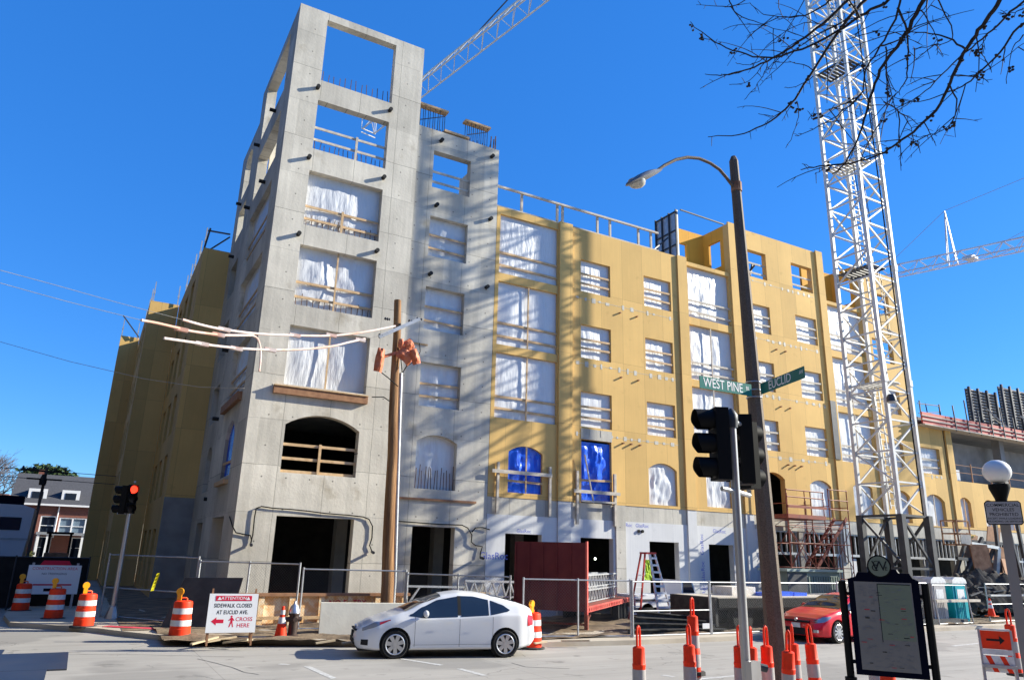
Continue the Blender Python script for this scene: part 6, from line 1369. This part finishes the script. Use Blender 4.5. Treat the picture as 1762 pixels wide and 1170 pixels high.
def bare(loc, h, seed, label, spread=.5):
    random.seed(seed); t = thing('bare_tree', label, 'tree', loc, group='leafless trees at the far left'); b = MB(); b.tube([loc, V(loc)+V((0, 0, h*.45))], [h*.028, h*.016], 7).build('trunk', M['bark'], t); b = MB()
    def grow(p, d, l_, r, dep):
        q = p+d*l_; b.tube([p, q], [r, r*.6], 4)
        if dep == 0: return
        for _ in range(3): 
            nd = (d+V((random.gauss(0, spread), random.gauss(0, spread), random.gauss(.1, spread*.6)))).normalized(); grow(p+d*l_*random.uniform(.6, 1), nd, l_*random.uniform(.6, .85), r*.6, dep-1)
    for _ in range(3): grow(V(loc)+V((0, 0, h*.35)), V((random.gauss(0, .4), random.gauss(0, .4), 1)).normalized(), h*.22, h*.012, 5)
    b.build('crown', M['bark_far'], t)
bare((-9.3, 104, 0), 12.5, 3, 'leafless tree at the left edge beside the brick house'); bare((-11.3, 112, 0), 14, 9, 'leafless tree farther back, cut by the left photo edge'); bare((-13.5, 100, 0), 11, 12, 'leafless tree outside the left edge behind the van')
for k, (x, y, s_) in enumerate(((-8.3, 84, 2.0), (-4.2, 84, .9), (.6, 84, .9))):
    t = thing('shrub', ('dark shrub by the left gable of the brick house', 'low yellow green shrub in front of the house porch', 'low shrub right of the loader')[k], 'shrub', (x, y, 0)); leaf_crown(t, V((x, y, s_*.8)), s_*1.1, s_, s_*.9, 900, .16, M['pine'] if k == 0 else M['shrub'], 30+k, nm='foliage')
up = PY(50, 940, 58); ut_ = PY(74, 803, 58)
U2 = thing('utility_pole', 'far wooden utility pole in front of the brick house', 'utility pole', (up.x, 58, 0)); ux = (PY(58, 900, 58).x)
MB().cyl((ux, 58, 0), (ux+.12, 58, ut_.z), .09, 8).build('pole', M['bark_far'], U2); b = MB().bar((ux-1.3, 58, ut_.z-.25), (ux+1.4, 58, ut_.z-.3), .12).bar((ux-.9, 58, ut_.z-.8), (ux+1.1, 58, ut_.z-.8), .1)
b.build('crossarm', M['bark'], U2)
for dx in (-1.2, -.6, .6, 1.2): MB().lathe([(.05, 0), (.08, .1), (.04, .22)], (ux+dx, 58, ut_.z-.22), 6).build('insulator', M['steel_dark'], U2)
MB().lathe([(.2, 0), (.22, .35), (.1, .7)], (ux+.05, 57.7, ut_.z-1.2), 10).build('transformer', M['bark'], U2)
for dy, lb in ((0, 'upper'), (.55, 'lower')): tag(MB().tube([(-30, 57, ut_.z-.1-dy), (ux, 58, ut_.z-.25-dy), (22, 60, ut_.z-.4-dy)], .02, 4).build('power_line', M['steel_dark']), '%s wire running across the sky beside the far utility pole' % lb, 'power line')
# white box van, in the shade
VT = PY(0, 865, 44)
VN = thing('white_camper_van', 'white high-sided van in the shade at the left edge', 'van', (-4.2, 45, 0)); M['van_white'] = mat('white van panel', (.62,.62,.64), .4)
b = MB().prism([(-7.6, 1.0), (-2.6, 1.0), (-2.35, 1.6), (-2.25, 2.7), (-2.2, 4.0), (-2.7, 4.15), (-7.6, 4.2)], 44, 46.4); b.build('body', M['van_white'], VN)
MB().box(-3.55, 43.975, 2.95, -2.65, 43.996, 3.55).build('side_window', M['glass'], VN); MB().box(-3.9, 44.5, 4.16, -2.8, 45.9, 4.6).build('roof_unit', M['navy'], VN); MB().box(-7.6, 43.98, 2.5, -2.25, 43.997, 2.58).build('trim_line', M['galv'], VN)
for x in (-6.6, -3.2): wheel(VN, (x, 44.2, .5), .5, .3)
LD = thing('skid_loader', 'dark compact loader parked in the shade before the brick house', 'loader', (-1.1, 46, 0))
b = MB().box(-1.5, 45.5, .5, -.4, 47.2, 1.9); b.build('body', M['rust'], LD); b = MB()
for x in (-1.45, -.5):
    for y in (45.6, 46.6): b.box(x, y, 1.9, x+.1, y+.1, 2.85)
b.box(-1.55, 45.5, 2.85, -.35, 46.8, 2.95); b.build('cab_frame', M['black'], LD); MB().bar((-1.65, 45.4, .5), (-1.65, 47, 2.6), .14).bar((-.25, 45.4, .5), (-.25, 47, 2.6), .14).box(-1.75, 45.0, .2, -.15, 45.3, .9).build('lift_arms', M['black'], LD)
for y in (45.8, 46.9): wheel(LD, (-1.6, y, .42), .42, .25, 'x'); wheel(LD, (-.3, y, .42), .42, .25, 'x')
# unseen dark block added to cut sky light; distant blocks stop the bare horizon
NB = thing('sky_blocker', 'unseen dark block added outside the left edge to cut sky light', 'building', (-24, 30, 0)); 
wall([(a, a+1.6, z, z+1.7, 0) for a in range(-66, -6, 4) for z in (1.2, 4.6, 8, 11.4)], -70, -2, 0, 15, .4, 'wall', M['brick'], NB, (-16, 0, 0), math.pi/2) if 0 else None
MB().box(-34, 2, 0, -11.5, 76, 30).build('wall', mat('dark sky blocker surface', (.03,.03,.032), .6), NB)  # no real wall: the added unseen block that cuts sky light
for x0_, y0_, x1_, y1_, h_, lb in ((-60, 130, -10, 150, 9, 'low far block left of the house'), (-9, 140, 14, 160, 8, 'low far block behind the brick house'), (60, 75, 110, 110, 9, 'far block beyond the right end of the site')):
    o = MB().box(x0_, y0_, 0, x1_, y1_, h_).build('distant_block', M['brick']); tag(o, lb, 'building')

# rusty form stack on the right yard, seen against the yellow wall
def plate_px(pts, Y, m, label, th=.06, tilt=0):
    P_ = [PY(x, y, Y+tilt*i) for i, (x, y) in enumerate(pts)]; n = len(P_); b = MB(); b.add(P_+[p+V((.02, th, 0)) for p in P_], [tuple(range(n)), tuple(range(2*n-1, n-1, -1))]+[(i, i+n, (i+1) % n+n, (i+1) % n) for i in range(n)])
    tag(b.build('rusted_plate', m), label, 'steel plate', 'rusted form plates at the right end of the yard')  # the painted sunlit yellow triangle is built under this name too
plate_px(((1684, 936), (1730, 942), (1727, 992), (1683, 990)), 24.2, M['rust'], 'square orange rusted plate lit by the sun behind the globe lamp')
plate_px(((1664, 916), (1683, 922), (1676, 966), (1650, 962)), 24.5, M['wood_dark'], 'dark brown slanted form plate left of the square rusted plate')
plate_px(((1664, 918), (1680, 920), (1660, 938)), 24.0, mat('sunlit yellow triangle', (.55,.36,.10), .8), 'small sunlit yellow triangle on the brown form stack')  # yellow of the lit triangle is put into its colour
plate_px(((1700, 905), (1722, 908), (1720, 938), (1698, 936)), 24.7, M['wood_dark'], 'brown form plate just above the square rusted plate')
b = MB()
for (x0_, y0_), (x1_, y1_), Y in (((1640, 1000), (1662, 930), 24.3), ((1655, 1000), (1690, 925), 24.0), ((1690, 990), (1712, 940), 23.6), ((1712, 900), (1722, 985), 23.5), ((1646, 960), (1732, 968), 24.1), ((1640, 996), (1735, 1000), 23.4), ((1660, 930), (1735, 936), 24.3), ((1738, 920), (1762, 1010), 23.5), ((1750, 900), (1762, 960), 23.5)): b.bar(PY(x0_, y0_, Y), PY(x1_, y1_, Y), .16)
tag(b.build('form_stack_frame', M['steel_dark']), 'dark steel frame carrying the rusted form plates', 'steel frame')
random.seed(11)
for k in range(9):
    p = PY(random.uniform(1662, 1740), random.uniform(1008, 1062), 20.4+random.random()); a = random.uniform(-.5, .5); L_ = random.uniform(.5, 1.8)
    tag(MB().bar(p, p+V((math.cos(a)*L_, .2, math.sin(a)*L_*.4)), .09, .05).build('timber_scrap', M['scrap'] if k % 3 == 0 else M['steel_dark']), 'loose bar on the dark spoil heap, number %d counted from its left end' % (k+1) if 0 else 'loose bar or offcut strewn over the dark spoil heap', 'scrap bar', 'loose bars on the spoil heap')
# flat dark slabs standing in for an unexplained dark patch, bottom left
M['plate'] = mat('dark blue-grey road patch', (.030,.036,.055), .45, (.045,.048,.062), 1.2, metal=.2, spec=.3, bump=.05)
for (x0_, y0_, x1_, y1_, z_), lb in (((-4.4, 17.95, .18, 20.62, .004), 'largest dark flat road patch in the bottom left corner'), ((-4.0, 14.4, -.16, 17.93, .004), 'nearer dark flat road patch cut by the bottom edge'), ((-4.2, 20.64, -1.1, 21.45, .004), 'narrow dark flat road patch at the left edge behind the largest one')):
    tag(MB().box(x0_, y0_, z_, x1_, y1_, z_+.028).build('dark_road_patch', M['plate']), lb, 'road plate', 'dark flat patches on the road')  # plate here is only the unexplained dark patch

# street across from the site, behind the camera: seen only in reflections and from other positions
OB = thing('corner_building', 'brick corner building across the street behind the viewpoint', 'building', (5, -18, 0))
wall([(a, a+1.8, z, z+1.9, 0) for a in range(-28, 46, 4) for z in (1.0, 4.8, 8.4, 12)], -30, 48, 0, 15.5, .35, 'wall', M['brick'], OB, (0, -14, 0), math.pi)
MB().box(-48, -34, 0, 30, -14.6, 15.3).build('dark_inner_core', M['black_void'], OB)  # near-black core painted as dark rooms behind the openings
